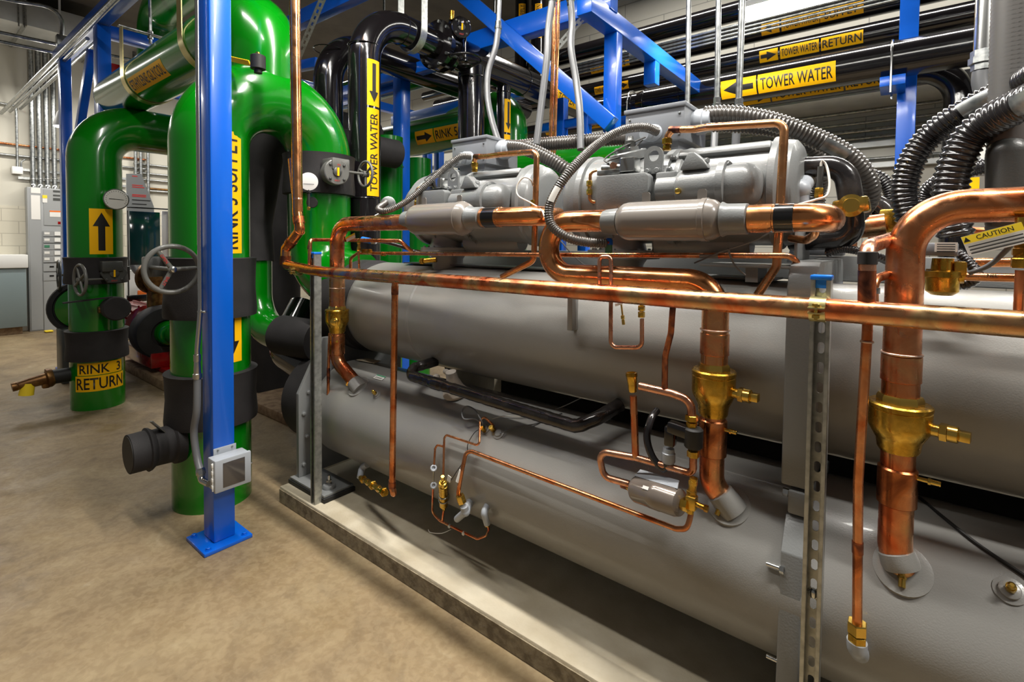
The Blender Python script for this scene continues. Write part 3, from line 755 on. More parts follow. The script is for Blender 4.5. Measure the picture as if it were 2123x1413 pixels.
# ================================================================== mufflers with their copper outlets
def muffler(label, px0, px1, pyc, r, neck_px, elbow_px, tape, lab2):
    Y = RY
    za = A((px0+px1)/2, pyc, Y=Y).z
    xa, xb = A(px0, pyc, Y=Y).x, A(px1, pyc, Y=Y).x
    L = xb-xa
    t = thing('muffler', label, 'muffler', ((xa+xb)/2, Y, za-r))
    MB().lathe((xa, Y, za), X_, [(0, RR), (.0, r-.03), (.008, r-.012), (.022, r-.003), (.04, r), (L-.062, r), (L-.06, r+.003), (L-.045, r+.003), (L-.043, r), (L-.025, r-.004), (L-.008, r-.016), (L, r-.034), (L, RR)], 56).build('shell', 'muffler_grey', t)
    xn = A(neck_px, pyc, Y=Y).x
    tag(MB().lathe((xa, Y, za), -X_, [(-.002, RR*1.2), (.02, RR*1.16), (.055, RR*1.1), (.058, RR)], 36).build('neck', 'casting_grey', t), 'pale painted neck')
    tag(MB().lathe((xb, Y, za), X_, [(-.002, RR*1.35), (.01, RR*1.2), (xn-xb-.004, RR*1.16), (xn-xb, RR)], 36).build('neck', 'casting_grey', t), 'pale painted neck')
    for px in ((px0*2+px1)/3-20, px0+(px1-px0)*.78):
        p = A(px, pyc, Y=Y); 
        MB().prism([(-.014, 0), (.014, 0), (.014, .03), (.009, .036), (-.009, .036), (-.014, .03)], (p.x, Y+.01, za+r-.004), X_, Z_, .004).build('hanger_tab', 'muffler_grey', t)
    xe = A(elbow_px, pyc, Y=Y).x
    o = thing('copper_outlet', lab2, 'copper pipe', (xn, Y, za-RR))
    MB().tube([(xn-.004, Y, za), (xe, Y, za), (xe, Y+.13, za)], RR, .065, 32, 5).build('elbow', 'copper_clean', o)
    MB().lathe((xn, Y, za), X_, [(0, RR), (.001, RR*1.05), ((xe-xn)*.34, RR*1.05), ((xe-xn)*.34+.002, RR)], 32).build('sleeve', 'copper_clean', o)
    ta, tb_ = A(tape[0], pyc, Y=Y).x, A(tape[1], pyc, Y=Y).x
    tag(MB().lathe((ta, Y, za), X_, [(0, RR*1.04), (.001, RR*1.07), (tb_-ta-.001, RR*1.07), (tb_-ta, RR*1.04)], 32).build('tape_wrap', 'tape_black', o), 'black tape wrap')
    return t, za
mf1, zm1 = muffler('small-looking far grey muffler between the left riser and its short copper outlet', 857, 976, 454, .0725, 1002, 1118, (1008, 1034), 'short copper outlet elbow right of the far muffler, black tape at its neck')
mf2, zmm2 = muffler('big near grey muffler ahead of the right compressor, two hanger tabs on top', 1285, 1500, 457, .0655, 1553, 1708, (1608, 1648), 'short copper outlet elbow right of the near muffler, wide black tape around it')

# ================================================================== hot gas lines looping over each compressor
def hot_line(label, pts, Y, nut, foot):
    P = PY(*pts)
    t = thing('hot_gas_line', label, 'copper pipe', P[-1])
    MB().tube(P, .0125, .035, 18).build('pipe', 'copper_clean', t)
    n0 = A(nut[0], nut[1], Y=nut[2])
    tag(MB().hexnut(n0+Z_*.008, Z_, .018, .022).hexnut(n0-Z_*.016, Z_, .015, .022).build('nut', 'brass', t), 'brass flare nut')
    s0, s1 = P[1].lerp(P[2], .16), P[1].lerp(P[2], .55)
    MB().cyl(s0, s1, .0135, 16).build('reducer', 'copper_burnt', t)
    return t
hot_line('copper tube looping over the near compressor and down its right end', [(1383, 300, 1.84), (1381, 269, 1.84), (1440, 268, 1.80), (1470, 263, 1.77), (1627, 254, 1.70), (1610, 552, 1.68), (1570, 612, 1.66)], 1.7, (1383, 297, 1.84), None)
hot_line('copper tube looping over the far compressor and down its right end', [(984, 348, 1.84), (980, 325, 1.84), (1010, 324, 1.80), (1040, 320, 1.77), (1113, 314, 1.70), (1107, 540, 1.68), (1040, 574, 1.66)], 1.7, (984, 345, 1.84), None)
# long level liquid line under the compressors
t = thing('liquid_line', 'thin level copper line running along under both compressors and mufflers', 'copper pipe', A(1200, 528, Y=1.66))
MB().tube([A(727, 565, Y=1.70), A(727, 535, Y=1.70), A(742, 524, Y=1.69), A(1100, 528, Y=1.66), A(1644, 530, Y=1.66), A(1655, 550, Y=1.68)], .0092, .03, 14).build('pipe', 'copper', t)
for px, py, r in ((795, 526, .013), (1180, 527, .0)):
    if r: tag(MB().hexnut(A(px, py, Y=1.69), X_, r, .03).build('union', 'brass', t), 'brass union')
tag(MB().cyl(A(1452, 530, Y=1.66), A(1490, 530, Y=1.66), .0096, 14).build('paper_band', 'casting_grey', t), 'grey paper band')
tag(MB().prism([(-.012, 0), (0, .009), (0, .004), (.012, .004), (.012, -.004), (0, -.004), (0, -.009)], A(1492, 530, Y=1.655), X_, Z_, .001).build('arrow_mark', 'magenta', t), 'bright pink arrow mark')
# ================================================================== blue steel frame
def post(name, label, x0, x1, y0, y1, zt, base=True, z0=0.0, group=None):
    t = thing(name, label, 'steel post', ((x0+x1)/2, (y0+y1)/2, z0), group)
    MB().b2((x0, y0, z0+(.018 if base else 0)), (x1, y1, zt), .008).build('column', 'blue', t)
    if base:
        bp = MB().b2((x0-.045, y0-.063, 0), (x1+.058, y1+.058, .018), .003).build('base_plate', 'blue', t)
        for x, y in ((x0-.022, y0-.035), (x1+.03, y0-.035), (x1+.03, y1+.03)):
            MB().bolt((x, y, .018), Z_, .011, .012).build('anchor_bolt', 'blue', bp)
    return t
def beam(name, label, a, b, w, h, group=None, parts=None):
    a, b = Vector(a), Vector(b); d = (b-a); L = d.length; d.normalize()
    up_ = Z_ if abs(d.z) < .95 else X_
    s = d.cross(up_).normalized(); u = s.cross(d)
    M = Matrix((s, u, d)).transposed()
    o = MB().box((a+b)/2, (w, h, L), M, .006).build(name, 'blue')
    return tag(o, label, 'steel beam', group)
PA = post('steel_post', 'bright blue square steel post in the foreground, carrying a small grey box near its foot', -2.755, -2.63, .998, 1.10, 4.2)
PB = post('steel_post', 'farthest left blue post, next to the electrical panel', -7.72, -7.60, 1.33, 1.43, 3.60)
PC = post('steel_post', 'dark blue post rising behind the curved top of the farther green pipe', -6.35, -6.2, 1.36, 1.47, 3.60)
beam('steel_beam', 'long blue top beam over the two leftmost posts', (-8.0, 1.40, 3.67), (-3.0, 1.40, 3.67), .13, .13)
b = A(190, 105, Y=1.40); c = A(163, 282, Y=1.40); d_ = c-b
beam('steel_brace', 'slanted blue brace between the two leftmost posts', b, c+d_*.9, .07, .09)
beam('steel_beam', 'blue cross beam running back from the second post above the glycol pipe', (-6.27, 1.47, 3.56), (-6.27, 5.4, 3.56), .1, .12)
beam('steel_beam', 'lower blue cross beam seen behind the left end of the glycol pipe', (-6.27, 1.9, 3.10), (-6.27, 5.4, 3.10), .1, .12)
a = A(640, 60, Y=2.0)
beam('steel_beam', 'blue beam crossing behind the tall copper riser near the top', A(515, 95, Y=2.6), A(760, -24, Y=2.6), .10, .14)
beam('steel_beam', 'lower blue beam behind the tall copper riser', A(560, 150, Y=2.9), A(660, 130, Y=2.9), .08, .10)
# middle frame
PD = post('steel_post', 'blue post just right of the tower water drop pipes', -3.98, -3.86, 3.15, 3.27, A(835, 132, Y=3.2).z)
zz = A(835, 140, Y=3.2).z
beam('steel_beam', 'short blue beam capping the post beside the tower water drop', (-4.9, 3.21, zz-.06), (-3.3, 3.21, zz-.06), .1, .1)
beam('steel_beam', 'lower short blue beam left of the post beside the tower water drop', (-5.1, 3.3, A(810, 185, Y=3.3).z), (-3.98, 3.3, A(810, 185, Y=3.3).z), .08, .09)
q0, q1 = A(845, 245, Y=4.6), A(955, 205, Y=4.6)
beam('steel_beam', 'level blue beam above the RINK 5 pipe', (q0.x-.3, 4.6, q0.z), (q1.x+1.0, 4.6, q0.z), .1, .12)
beam('steel_brace', 'slanted blue brace under the RINK 5 pipe', A(858, 400, Y=4.7), A(886, 322, Y=4.7), .07, .09)
for i, (px, w_) in enumerate(((886, 10), (910, 13))):
    p = A(px, 350, Y=4.7)
    post('steel_post', ('thin blue post under the RINK 5 pipe, left of a pair', 'thin blue post under the RINK 5 pipe, right of a pair')[i], p.x-.05, p.x+.05, 4.65, 4.75, A(px, 312, Y=4.7).z, False)
# upper middle frame with the long diagonal
CXm = -1.82
PE = post('steel_post', 'bright blue post hanging behind the near terminal box, foot of the long diagonal brace', CXm-.055, CXm+.055, 3.50, 3.60, A(1268, 72, Y=3.55).z, False, A(1268, 290, Y=3.55).z)
c0, c1 = A(1212, 12, Y=3.45), A(1400, 140, X=CXm)
beam('steel_beam', 'blue top beam running back over the near terminal box', (CXm, 3.1, A(1268, 55, Y=3.55).z), (CXm, 5.6, A(1268, 55, Y=3.55).z), .12, .14)
zb_ = A(1100, 60, Y=3.35).z
beam('steel_beam', 'level blue beam high behind the two grey flexible conduits', (-4.3, 3.42, zb_+.06), (-1.75, 3.42, zb_+.06), .12, .17)
beam('steel_brace', 'long bright blue diagonal brace crossing ahead of the black pipe run', A(900, -62, Y=3.22), A(1268, 258, Y=3.44), .10, .12)
p = A(1351, 150, X=CXm)
post('steel_post', 'short blue hanger post behind the near terminal box, the farther one', CXm-.055, CXm+.055, p.y-.05, p.y+.05, A(1351, 112, X=CXm).z, False, A(1351, 178, X=CXm).z)
for px, lab in ((1165, 'thin blue post behind the tall copper tubes, the left one'), (1214, 'thin blue post behind the right grey flexible conduit')):
    p = A(px, 250, Y=4.6); post('steel_post', lab, p.x-.05, p.x+.05, 4.55, 4.65, A(px, 205, Y=4.6).z, False)
p = A(1190, 255, Y=4.6); beam('steel_beam', 'short blue beam between the thin posts behind the grey conduits', (p.x-.45, 4.6, p.z), (p.x+.4, 4.6, p.z), .07, .09)
# right post with pipe support
PF = post('steel_post', 'bright blue post on the right carrying the tower water pipe', -.105, .035, 5.78, 5.90, 4.9, True)

# ================================================================== green chilled-glycol pipes
def vz(px, py, y): return A(px, py, Y=y).z
def sleeve(parent, x, y, z0, z1, r, name='insulation_sleeve', m='foam'):
    return MB().lathe((x, y, z0), Z_, [(0, r*.93), (.004, r*1.03), (.03, r*1.04), ((z1-z0)*.5, r), (z1-z0-.03, r*1.02), (z1-z0-.004, r*1.04), (z1-z0, r*.93)], 48).build(name, m, parent)
GLX, GLY, GLR = -5.78, 1.235, .197
gl = thing('green_pipe', 'farther green pipe marked RINK 3 RETURN, curving back at its top, dial thermometer on it', 'pipe', (GLX, GLY, 0))
MB().tube([(GLX, GLY, 0), (GLX, GLY, 2.55), (GLX, 4.2, 2.55)], GLR, .32, 48, 4).build('pipe', 'green', gl)
yF = GLY-.18
sleeve(gl, GLX, GLY, vz(208, 588, GLY), vz(208, 533, GLY), GLR+.025)
sleeve(gl, GLX, GLY, vz(206, 742, GLY), vz(206, 682, GLY), GLR+.025)
GX, GRR = -3.165, .203
gr = thing('green_pipe', 'nearer green arch pipe marked RINK 3 SUPPLY, with two legs, behind the foreground blue post', 'pipe', (GX, 1.2, 0))
ZA = 2.385
MB().tube([(GX, 1.2, 0), (GX, 1.2, ZA), (GX, 1.885, ZA), (GX, 1.885, 1.28), (GX+.36, 1.95, 1.24)], GRR, [.34, .34, .24], 56, 4).build('pipe', 'green', gr)
sleeve(gr, GX, 1.2, vz(445, 655, 1.2), vz(445, 533, 1.2), GRR+.026)
sleeve(gr, GX, 1.2, vz(445, 870, 1.2), vz(445, 765, 1.2), GRR+.026)
sleeve(gr, GX, 1.885, vz(652, 407, 1.885), vz(652, 326, 1.885), GRR+.022)
# header dropping into the arch
gh = thing('green_pipe', 'high green pipe marked ETHYLENE GLYCOL slung from two straps, bending down into the arch', 'pipe', (-4.8, 1.54, 2.73))
HX = -3.2
MB().tube([(-6.25, 1.54, 2.93), (HX, 1.54, 2.93), (HX, 1.54, 2.5)], .203, .31, 48, 4).lathe((-6.25, 1.54, 2.93), -X_, [(0, .203), (.03, .20), (.08, .17), (.11, .10), (.12, 0)], 48).build('pipe', 'green', gh)
# lettering
P1n = (0, -.82, -.57)
a = A(312, 152, Y=1.40)
sticker(gh, (a.x, 1.54, 2.93), X_, P1n, .203, .80, .13, 'ETHYLENE GLYCOL', .62)
a = A(224, 480, X=GLX+GLR)
sticker(gl, (GLX, GLY, a.z), Z_, X_, GLR, .40, .17, None, arrow=1, axis_up=False)
for txt, y0, y1, L in (('RINK  3', 748, 777, .35), ('RETURN', 774, 811, .39)):
    za, zb = A(214, y0, X=GLX+GLR).z, A(214, y1, X=GLX+GLR).z
    sticker(gl, (GLX, GLY, (za+zb)/2), Vector((.1, 1, 0)), Vector((1, -.1, 0)), GLR, L, (za-zb)*.86, txt, .74, axis_up=True)
za, zb = A(488, 270, X=GX+GRR).z, A(488, 525, X=GX+GRR).z
sticker(gr, (GX, 1.2, (za+zb)/2), Z_, Vector((1, .1, 0)), GRR, za-zb, .15, 'RINK 3 SUPPLY', .66)
za, zb = A(490, 637, X=GX+GRR).z, A(490, 750, X=GX+GRR).z
sticker(gr, (GX, 1.2, (za+zb)/2), Z_, Vector((1, .12, 0)), GRR, za-zb, .13, None, arrow=-1)
# strap hangers of the glycol pipe
def strap(px, label, zbeam, py_rod):
    x = A(px, py_rod, Y=1.33).x
    t = thing('pipe_hanger', label, 'hanger', (x, 1.54, 3.14))
    r = .206
    pth = [Vector((x, 1.54-r-.005, 3.32)), Vector((x, 1.54-r-.003, 2.99))]+[Vector((x, 1.54+r*1.01*cos(a), 2.93+r*1.01*sin(a))) for a in [radians(v) for v in range(185, 356, 9)]]+[Vector((x, 1.54+r+.003, 2.99)), Vector((x, 1.54+r+.005, 3.32))]
    MB().ring(pth, .085, .006, X_).build('strap', 'zinc_yellow', t)
    MB().box((x, 1.54, 3.33), (.045, .46, .012), None, .002).build('yoke', 'steel', t)
    MB().cyl((x, 1.54, 3.25), (x, 1.54, zbeam), .012, 12).hexnut((x, 1.54, 3.35), Z_, .022, .02).hexnut((x, 1.54, 3.30), Z_, .022, .02).build('rod', 'steel', t)
strap(252, 'strap hanger round the left end of the glycol pipe', 3.7, 120)
strap(372, 'strap hanger round the glycol pipe nearer the foreground post', 3.7, 70)
# black foam-wrapped drop with green elbow between the arch legs
fx, fy = -3.62, 1.66
fd = thing('insulated_pipe', 'black foam-wrapped pipe between the legs of the green arch, green elbow at its foot', 'pipe', (fx, fy, .8))
ze = A(600, 690, Y=fy).z
MB().tube([(fx, 2.9, 2.3), (fx, fy+.1, 2.3), (fx-.03, fy, 1.62), (fx, fy, 1.36)], .125, [.25, .15], 32).build('foam_wrap', 'foam', fd)
MB().tube([(fx, fy, 1.42), (fx, fy, ze), (fx+.36, fy+.02, ze-.03)], .108, .26, 36, 5).build('elbow', 'green', fd)
MB().cyl((fx+.33, fy+.02, ze-.03), (fx+.66, fy+.1, ze-.04), .13, 32).build('foam_wrap', 'foam', fd)
p = A(566, 430, Y=2.55)  # added upright, blacks out the bright wall between the arch legs
t = thing('insulated_pipe', 'thick black foam-wrapped upright pipe added deep behind the arch legs to darken the gap', 'pipe', (p.x, p.y, 0))
MB().tube([(p.x, p.y, 0), (p.x, p.y, 2.75), (p.x, p.y+1.2, 2.75)], .26, .3, 32).build('foam_wrap', 'foam', t)
bl = thing('black_elbow', 'glossy black pipe elbow on the floor left of the pad strut', 'pipe', (-3.35, 1.72, .4))
zq = A(615, 745, Y=1.72).z
MB().tube([(-3.55, 2.0, zq+.30), (-3.45, 1.78, zq+.02), (-3.05, 1.78, zq-.05)], .12, .16, 32).build('pipe', 'black_pipe', bl)

# ---- valves on the green pipes
def handwheel(parent_t, c, axis, R, r, spokes=3, m='valve_grey', hub=.02, dish=.0, name='handwheel', ph=.5):
    c = Vector(c); d = Vector(axis).normalized(); u, w = frame(d)
    mb = MB().torus(c, d, R, r, 44, 10)
    mb.lathe(c-d*hub, d, [(0, hub), (hub*2, hub), (hub*2.2, hub*.6)], 18)
    for k in range(spokes):
        a = 2*pi*k/spokes+ph; e = c+(u*cos(a)+w*sin(a))*R
        mb.sweep([c, c.lerp(e, .5)+d*dish, e], [r*.95, r*.85, r*.8], 10)
    return mb.build(name, m, parent_t)
def gear_valve(label, c, face, shaft, wheel_c, wheel_R, r_box, wheel_r=.010, hexface=False, spokes=3):
    """gearbox with its face along 'face' and a handwheel shaft along 'shaft'"""
    c = Vector(c); f = Vector(face).normalized(); s = Vector(shaft).normalized()
    t = thing('valve_operator', label, 'valve', c)
    MB().lathe(c-f*.09, f, [(0, r_box*.8), (.05, r_box*.8), (.052, r_box*.98), (.11, r_box*.98), (.114, r_box*.92)], 6 if hexface else 36).box(c+s*r_box*.2+Z_*r_box*.62-f*.035, (r_box*1.5, r_box*1.5, r_box*.9), None, .006).build('gearbox', 'valve_grey' if not hexface else 'dark_grey', t)
    fc = c+f*.025
    u, w = frame(f)
    tag(MB().lathe(fc, f, [(-.002, r_box*.34), (.008, r_box*.34), (.01, r_box*.3)], 24).build('indicator', 'dark_grey', t), 'round position indicator')
    tag(MB().box(fc+f*.012, (.012, .012, r_box*.62), Matrix((f, f.cross(Z_).normalized(), Z_)).transposed() if abs(f.z) < .9 else None).build('pointer', 'yellow', t), 'yellow pointer')
    for k in range(4):
        a = pi/4+k*pi/2; MB().bolt(fc+(u*cos(a)+w*sin(a))*r_box*.76, f, r_box*.09).build('bolt', 'dark_grey', t)
    build_flat(lay(text_bm('OPEN', r_box*.13), fc+(u*-.0)+Z_*r_box*.55, Z_.cross(f), f, None, .0035), 'lettering', 'red_ink', t)
    build_flat(lay(text_bm('SHUT', r_box*.13), fc-Z_*r_box*.66, Z_.cross(f), f, None, .0035), 'lettering', 'red_ink', t)
    wc = Vector(wheel_c)
    MB().cyl(wc-s*((wc-c).dot(s)-r_box*.6), wc, .009, 12).build('shaft', 'valve_grey', t)
    handwheel(t, wc, s, wheel_R, wheel_r, spokes)
    return t
# on the arch's left leg: big wheel facing the camera
wc = A(357, 558, X=GX+.28)
t = thing('valve_operator', 'large grey handwheel with lettered spokes beside the near green pipe', 'valve', wc)
hw = handwheel(t, wc, (1, -.12, -.05), .116, .0125, 3, 'valve_grey', .017, ph=.05)
MB().cyl(wc, wc-X_*.34, .011, 14).box(wc-X_*.36+Y_*.05, (.09, .14, .11), None, .01).build('gearbox', 'dark_grey', t)
tag(MB().lathe(wc+X_*.018, X_, [(0, .014), (.008, .014), (.01, .009)], 16).build('hub_cap', 'bright_steel', t), 'bright hub nut')
for k, tx in ((0, 'OPEN'), (1, 'SHUT')):
    ax = Vector((1, -.12, -.05)).normalized(); u, w = frame(ax); a_ = 2*pi*(1+k)/3+.05
    dv_ = (u*cos(a_)+w*sin(a_))
    build_flat(lay(text_bm(tx, .014), wc+dv_*.064+ax*.0128, dv_ if k else -dv_, ax, None, 0), 'lettering', 'red_ink', t)
c = A(696, 357, X=GX+GRR+.115)
gear_valve('grey gear operator with yellow pointer on the arch leg behind the copper riser', c, (1, -.18, 0), (.05, 1, 0), c+Vector((.015, .21, .012)), .082, .082, .009)
c = A(236, 566, X=GLX+GLR+.10)
gear_valve('dark hexagonal gear operator on the farther green pipe, small wheel at its left', c, (1, -.1, 0), (.12, -1, 0), A(166, 580, X=GLX+GLR+.10), .128, .098, .012, True, 4)
# far wheel with disc beyond
wc = A(122, 570, X=-7.0)
t = thing('valve_operator', 'small dark handwheel at the far left, ahead of the electrical panel', 'valve', wc)
handwheel(t, wc, (.1, 1, 0), .15, .012, 4, 'dark_grey')
MB().cyl(wc, wc+Y_*.5, .012, 10).build('shaft', 'dark_grey', t)
MB().box(wc+Y_*.52, (.14, .16, .16), None, .01).build('gearbox', 'dark_grey', t)
wc = A(150, 640, X=-6.9)
t = thing('pump_housing', 'round black-rimmed green pump casing half hidden by the farther green pipe', 'pump', (wc.x, wc.y, .25))
MB().lathe(wc+Vector((-.1, .1, 0)), Vector((.98, -.2, 0)), [(-.12, .0), (-.12, .25), (-.10, .28), (.02, .29), (.05, .28), (.055, .24), (.02, .235)], 40).build('rim', 'foam', t)
MB().lathe(wc+Vector((-.1, .1, 0)), Vector((.98, -.2, 0)), [(.0, .23), (.04, .22), (.06, .10), (.061, 0)], 36).build('casing', 'green', t)
MB().b2((wc.x-.2, wc.y-.1, 0), (wc.x+.05, wc.y+.35, wc.z-.2), .02).build('foot', 'dark_grey', t)
# dial thermometer
c = A(241, 413, X=GLX+GLR+.1); n = (CAM-c).normalized()
t = thing('dial_thermometer', 'round white dial thermometer on the farther green pipe', 'thermometer', c)
MB().cyl(c-n*.05, Vector((GLX, GLY, c.z-.02)), .025, 16).lathe(c-n*.05, n, [(0, .04), (.02, .088), (.045, .092), (.05, .086)], 40).build('case', 'steel', t)
tag(MB().cyl(c-n*.002, c+n*.001, .083, 40).build('dial', 'dial_white', t), 'white dial face')
u = Z_.cross(n).normalized()
build_flat(lay(poly_bm([(-.05, -.003), (.045, -.002), (.06, 0), (.045, .002), (-.05, .003)]), c, (u-Z_*.05), n, None, .0025), 'pointer', 'ink', t)
tk = MB(); w = n.cross(u)
tb = bmesh.new()
for k in range(19):
    a_ = radians(-30+240*k/18); 
    q = [(cos(a_)*rr-sin(a_)*s, sin(a_)*rr+cos(a_)*s) for rr, s in ((.066, -.0015), (.075, -.0015), (.075, .0015), (.066, .0015))]
    tb.faces.new([tb.verts.new((x, y, 0)) for x, y in q])
build_flat(lay(tb, c, u, n, None, .0022), 'scale', 'ink', t)
# pressure gauge on the arch leg
c = A(640, 376, X=GX+GRR+.09); n = (CAM-c).normalized(); u = Z_.cross(n).normalized()
t = thing('pressure_gauge', 'small white gauge peeking out right of the tall copper riser', 'gauge', c)
MB().lathe(c-n*.03, n, [(0, .03), (.01, .052), (.035, .054), (.036, .049)], 32).build('case', 'white', t)
build_flat(lay(poly_bm([(.009*cos(k*pi/10), .009*sin(k*pi/10)) for k in range(20)]), c+Z_*.022, u, n, None, .008), 'mark', 'ink', t)
build_flat(lay(rect_bm(.06, .003), c-Z_*.016, u, n, None, .008), 'mark', 'ink', t)
m = MB().cyl(c-n*.015-Z_*.05, c-n*.015-Z_*.16, .009, 12).hexnut(c-n*.015-Z_*.06, Z_, .016, .02).lathe(c-n*.03-Z_*.13+u*.02, -n, [(0, .0), (.0, .028), (.02, .034), (.10, .034)], 20)
m.build('stem_valve', 'rubber', t)
tag(MB().hexnut(c-n*.015-Z_*.165, Z_, .011, .02).build('drain_nut', 'brass_bright', t), 'brass nut')
# insulated stubs
yE = A(262, 945, X=GX).y; zE = A(275, 940, X=GX).z; zS = A(352, 915, X=GX).z
t = thing('insulated_stub', 'black insulated drain stub with flat lever at the foot of the near green pipe', 'pipe stub', (GX, yE, zE-.1))
mb = MB().lathe((GX+.03, 1.2-GRR+.03, zE+.012), -Y_, [(0, .115), (.04, .112), (.05, .10), (.13, .096), (.15, .112), (.16, .114), (.165, .102), (abs(yE-(1.2-GRR+.03)), .100)], 36)
mb.build('sleeve', 'foam', t)
MB().lathe((GX+.03, yE+.001, zE+.012), -Y_, [(-.01, .094), (.004, .092), (.005, 0)], 32).build('end_face', 'rubber', t)
l0 = A(352, 905, X=GX+.06); l1 = A(313, 873, X=GX+.06)
MB().sphere(l0-Z_*.01, .05, 1, 1.2, .5).build('stem_boot', 'foam', t)
dd = (l1-l0); s_ = Vector((.9, 0, .2))
tag(MB().ring([l0, l0.lerp(l1, .5), l1], .045, .006, s_).build('lever', 'valve_grey', t), 'flat grey lever')
c = A(244, 640, X=GLX+GLR+.17)
t = thing('insulated_stub', 'short black insulated stub facing out of the farther green pipe', 'pipe stub', c)
MB().lathe((GLX+GLR-.02, c.y, c.z), X_, [(0, .085), (.05, .085), (.055, .10), (.17, .105), (.18, .095), (.182, 0)], 32).build('sleeve', 'foam', t)
tag(MB().cyl((GLX+GLR+.05, c.y-.05, c.z-.01), (GLX+GLR+.05, c.y-.11, c.z-.01), .03, 14).build('plug', 'bronze', t), 'bronze plug')
MB().ring([Vector((GLX+GLR+.1, c.y-.35, c.z+.075)), Vector((GLX+GLR+.1, c.y-.02, c.z+.10))], .04, .012, X_).build('lever', 'foam', t)
# hose bib with yellow cap
t = thing('hose_valve', 'bronze hose valve with a hanging yellow cap at the foot of the farther green pipe', 'valve', A(100, 790, Y=.9))
q = [A(150, 775, X=GLX-.02), A(104, 782, X=GLX-.02), A(62, 793, X=GLX-.02), A(52, 806, X=GLX-.02)]
MB().cyl(q[0], q[1]+(q[0]-q[1])*.1, .062, 24).build('stub', 'rubber', t)
dd = (q[2]-q[1]).normalized()
MB().lathe(q[1], dd, [(-.02, .07), (0, .082), (.02, .082), (.03, .05), (.14, .042), (.2, .032), (.21, .038), (.24, .036)], 24).box(q[1]+dd*.03-Z_*.05, (.06, .05, .06), None, .01).build('body', 'bronze', t)
tag(MB().lathe(q[2]+Vector((0, -.01, .0)), Vector((0, -.15, -1)), [(0, .03), (.0, .045), (.10, .05), (.105, 0)], 20).build('cap', 'tag_yellow', t), 'yellow cap')
# small vent on top of the arch
c = A(535, 140, Y=1.28)
t = thing('air_vent', 'small black vent with brass tip and yellow lever on top of the green arch', 'valve', c)
MB().lathe(c-Z_*.03, Z_, [(0, .02), (.02, .02), (.022, .038), (.09, .038), (.095, .03), (.097, .012)], 20).build('body', 'rubber', t)
tag(MB().cyl(c+Z_*.06, c+Z_*.08, .011, 10).build('tip', 'brass_bright', t), 'brass tip')
tag(MB().ring([A(470, 120, Y=1.26), A(518, 131, Y=1.28)], .030, .006, Vector((0, -.5, 1))).build('lever', 'yellow', t), 'yellow lever')

# dim pipework above the first blue beam
z = A(330, 22, Y=2.5).z
t = thing('green_pipe', 'dark green pipe high up behind the glycol pipe, near the ceiling', 'pipe', (-6, 2.5, z))
MB().tube([(-8.4, 2.5, z-.9), (-8.4, 2.5, z), (-3.9, 2.5, z)], .22, .3, 36, 6).build('run', 'green_dark', t)
for x in (-7.4, -5.2): MB().cyl((x, 2.5, z), (x, 2.5, 5.2), .012, 10).build('hanger_rod', 'steel', t)
c = Vector((-6.28, 1.535, A(236, 165, X=-6.28).z))
t = thing('alarm_box', 'small red box on the second blue post, behind the glycol pipe end', 'alarm', c)
MB().box(c, (.08, .128, .30), None, .008).build('body', 'red_paint', t)
tag(MB().box(c+Vector((.042, 0, .03)), (.01, .08, .06)).build('strobe', 'label_white', t), 'pale strobe window')
# ================================================================== black tower water pipes
BXp, BYp, BZ = -3.13, 2.22, 3.16
TY = 5.57
tw = thing('black_pipe', 'big black pipe marked TOWER WATER, from beside the green arch to the back wall', 'pipe', (BXp, BYp, .3))
MB().tube([(BXp, BYp, .42), (BXp, BYp, BZ), (BXp, 3.15, BZ)], .115, .33, 40, 5).build('drop', 'black_pipe', tw)
MB().tube([(BXp, 3.1, BZ), (BXp, TY, BZ), (-.9, TY, BZ), (1.6, TY, BZ)], .135, .30, 40, 6).lathe((-2.5, TY, BZ), X_, [(0, .135), (.1, .158), (4.0, .158)], 40).build('run', 'black_pipe', tw)
wd = []
for z in (A(756, 97, Y=BYp).z, A(756, 412, Y=BYp).z): wd.append(MB().torus((BXp, BYp, z), Z_, .115, .0045, 48, 8))
wd += [MB().torus((BXp, 2.55, BZ), Y_, .115, .0045, 48, 8), MB().torus((BXp, 4.1, BZ), Y_, .135, .005, 48, 8)]
wd += [MB().torus((A(1335, 190, Y=TY-.1).x, TY, BZ), X_, .158, .005, 48, 8), MB().torus((A(1410, 190, Y=TY-.1).x, TY, BZ), X_, .158, .005, 48, 8)]
for q in wd: q.build('weld_bead', 'black_pipe', tw)
za, zb = A(773, 224, X=BXp+.115).z, A(773, 406, X=BXp+.115).z
sticker(tw, (BXp, BYp, (za+zb)/2), Z_, X_, .115, za-zb, .105, 'TOWER WATER', .6)
za, zb = A(773, 123, X=BXp+.115).z, A(773, 219, X=BXp+.115).z
sticker(tw, (BXp, BYp, (za+zb)/2), Z_, X_, .115, za-zb, .105, None, arrow=-1)
nT = (0, -.94, -.34)
def hs(parent, px0, px1, py, yax, zax, r, text=None, arrow=0, h=.15, n=nT, m='yellow', ts=.6):
    xa, xb = A(px0, py, Y=yax-r).x, A(px1, py, Y=yax-r).x
    sticker(parent, ((xa+xb)/2, yax, zax), X_, n, r, xb-xa, h, text, ts, arrow, m=m)
hs(tw, 1494, 1567, 175, TY, BZ, .158, None, -1, .19)
hs(tw, 1571, 1732, 150, TY, BZ, .158, 'TOWER WATER', 0, .19)
p0, p1 = A(1188, 170, X=BXp+.135).y, A(1218, 195, X=BXp+.135).y
sticker(tw, (BXp, (p0+p1)/2-.1, BZ), Y_, (.95, 0, -.3), .135, .75, .13, 'TOWER WATER', .6)
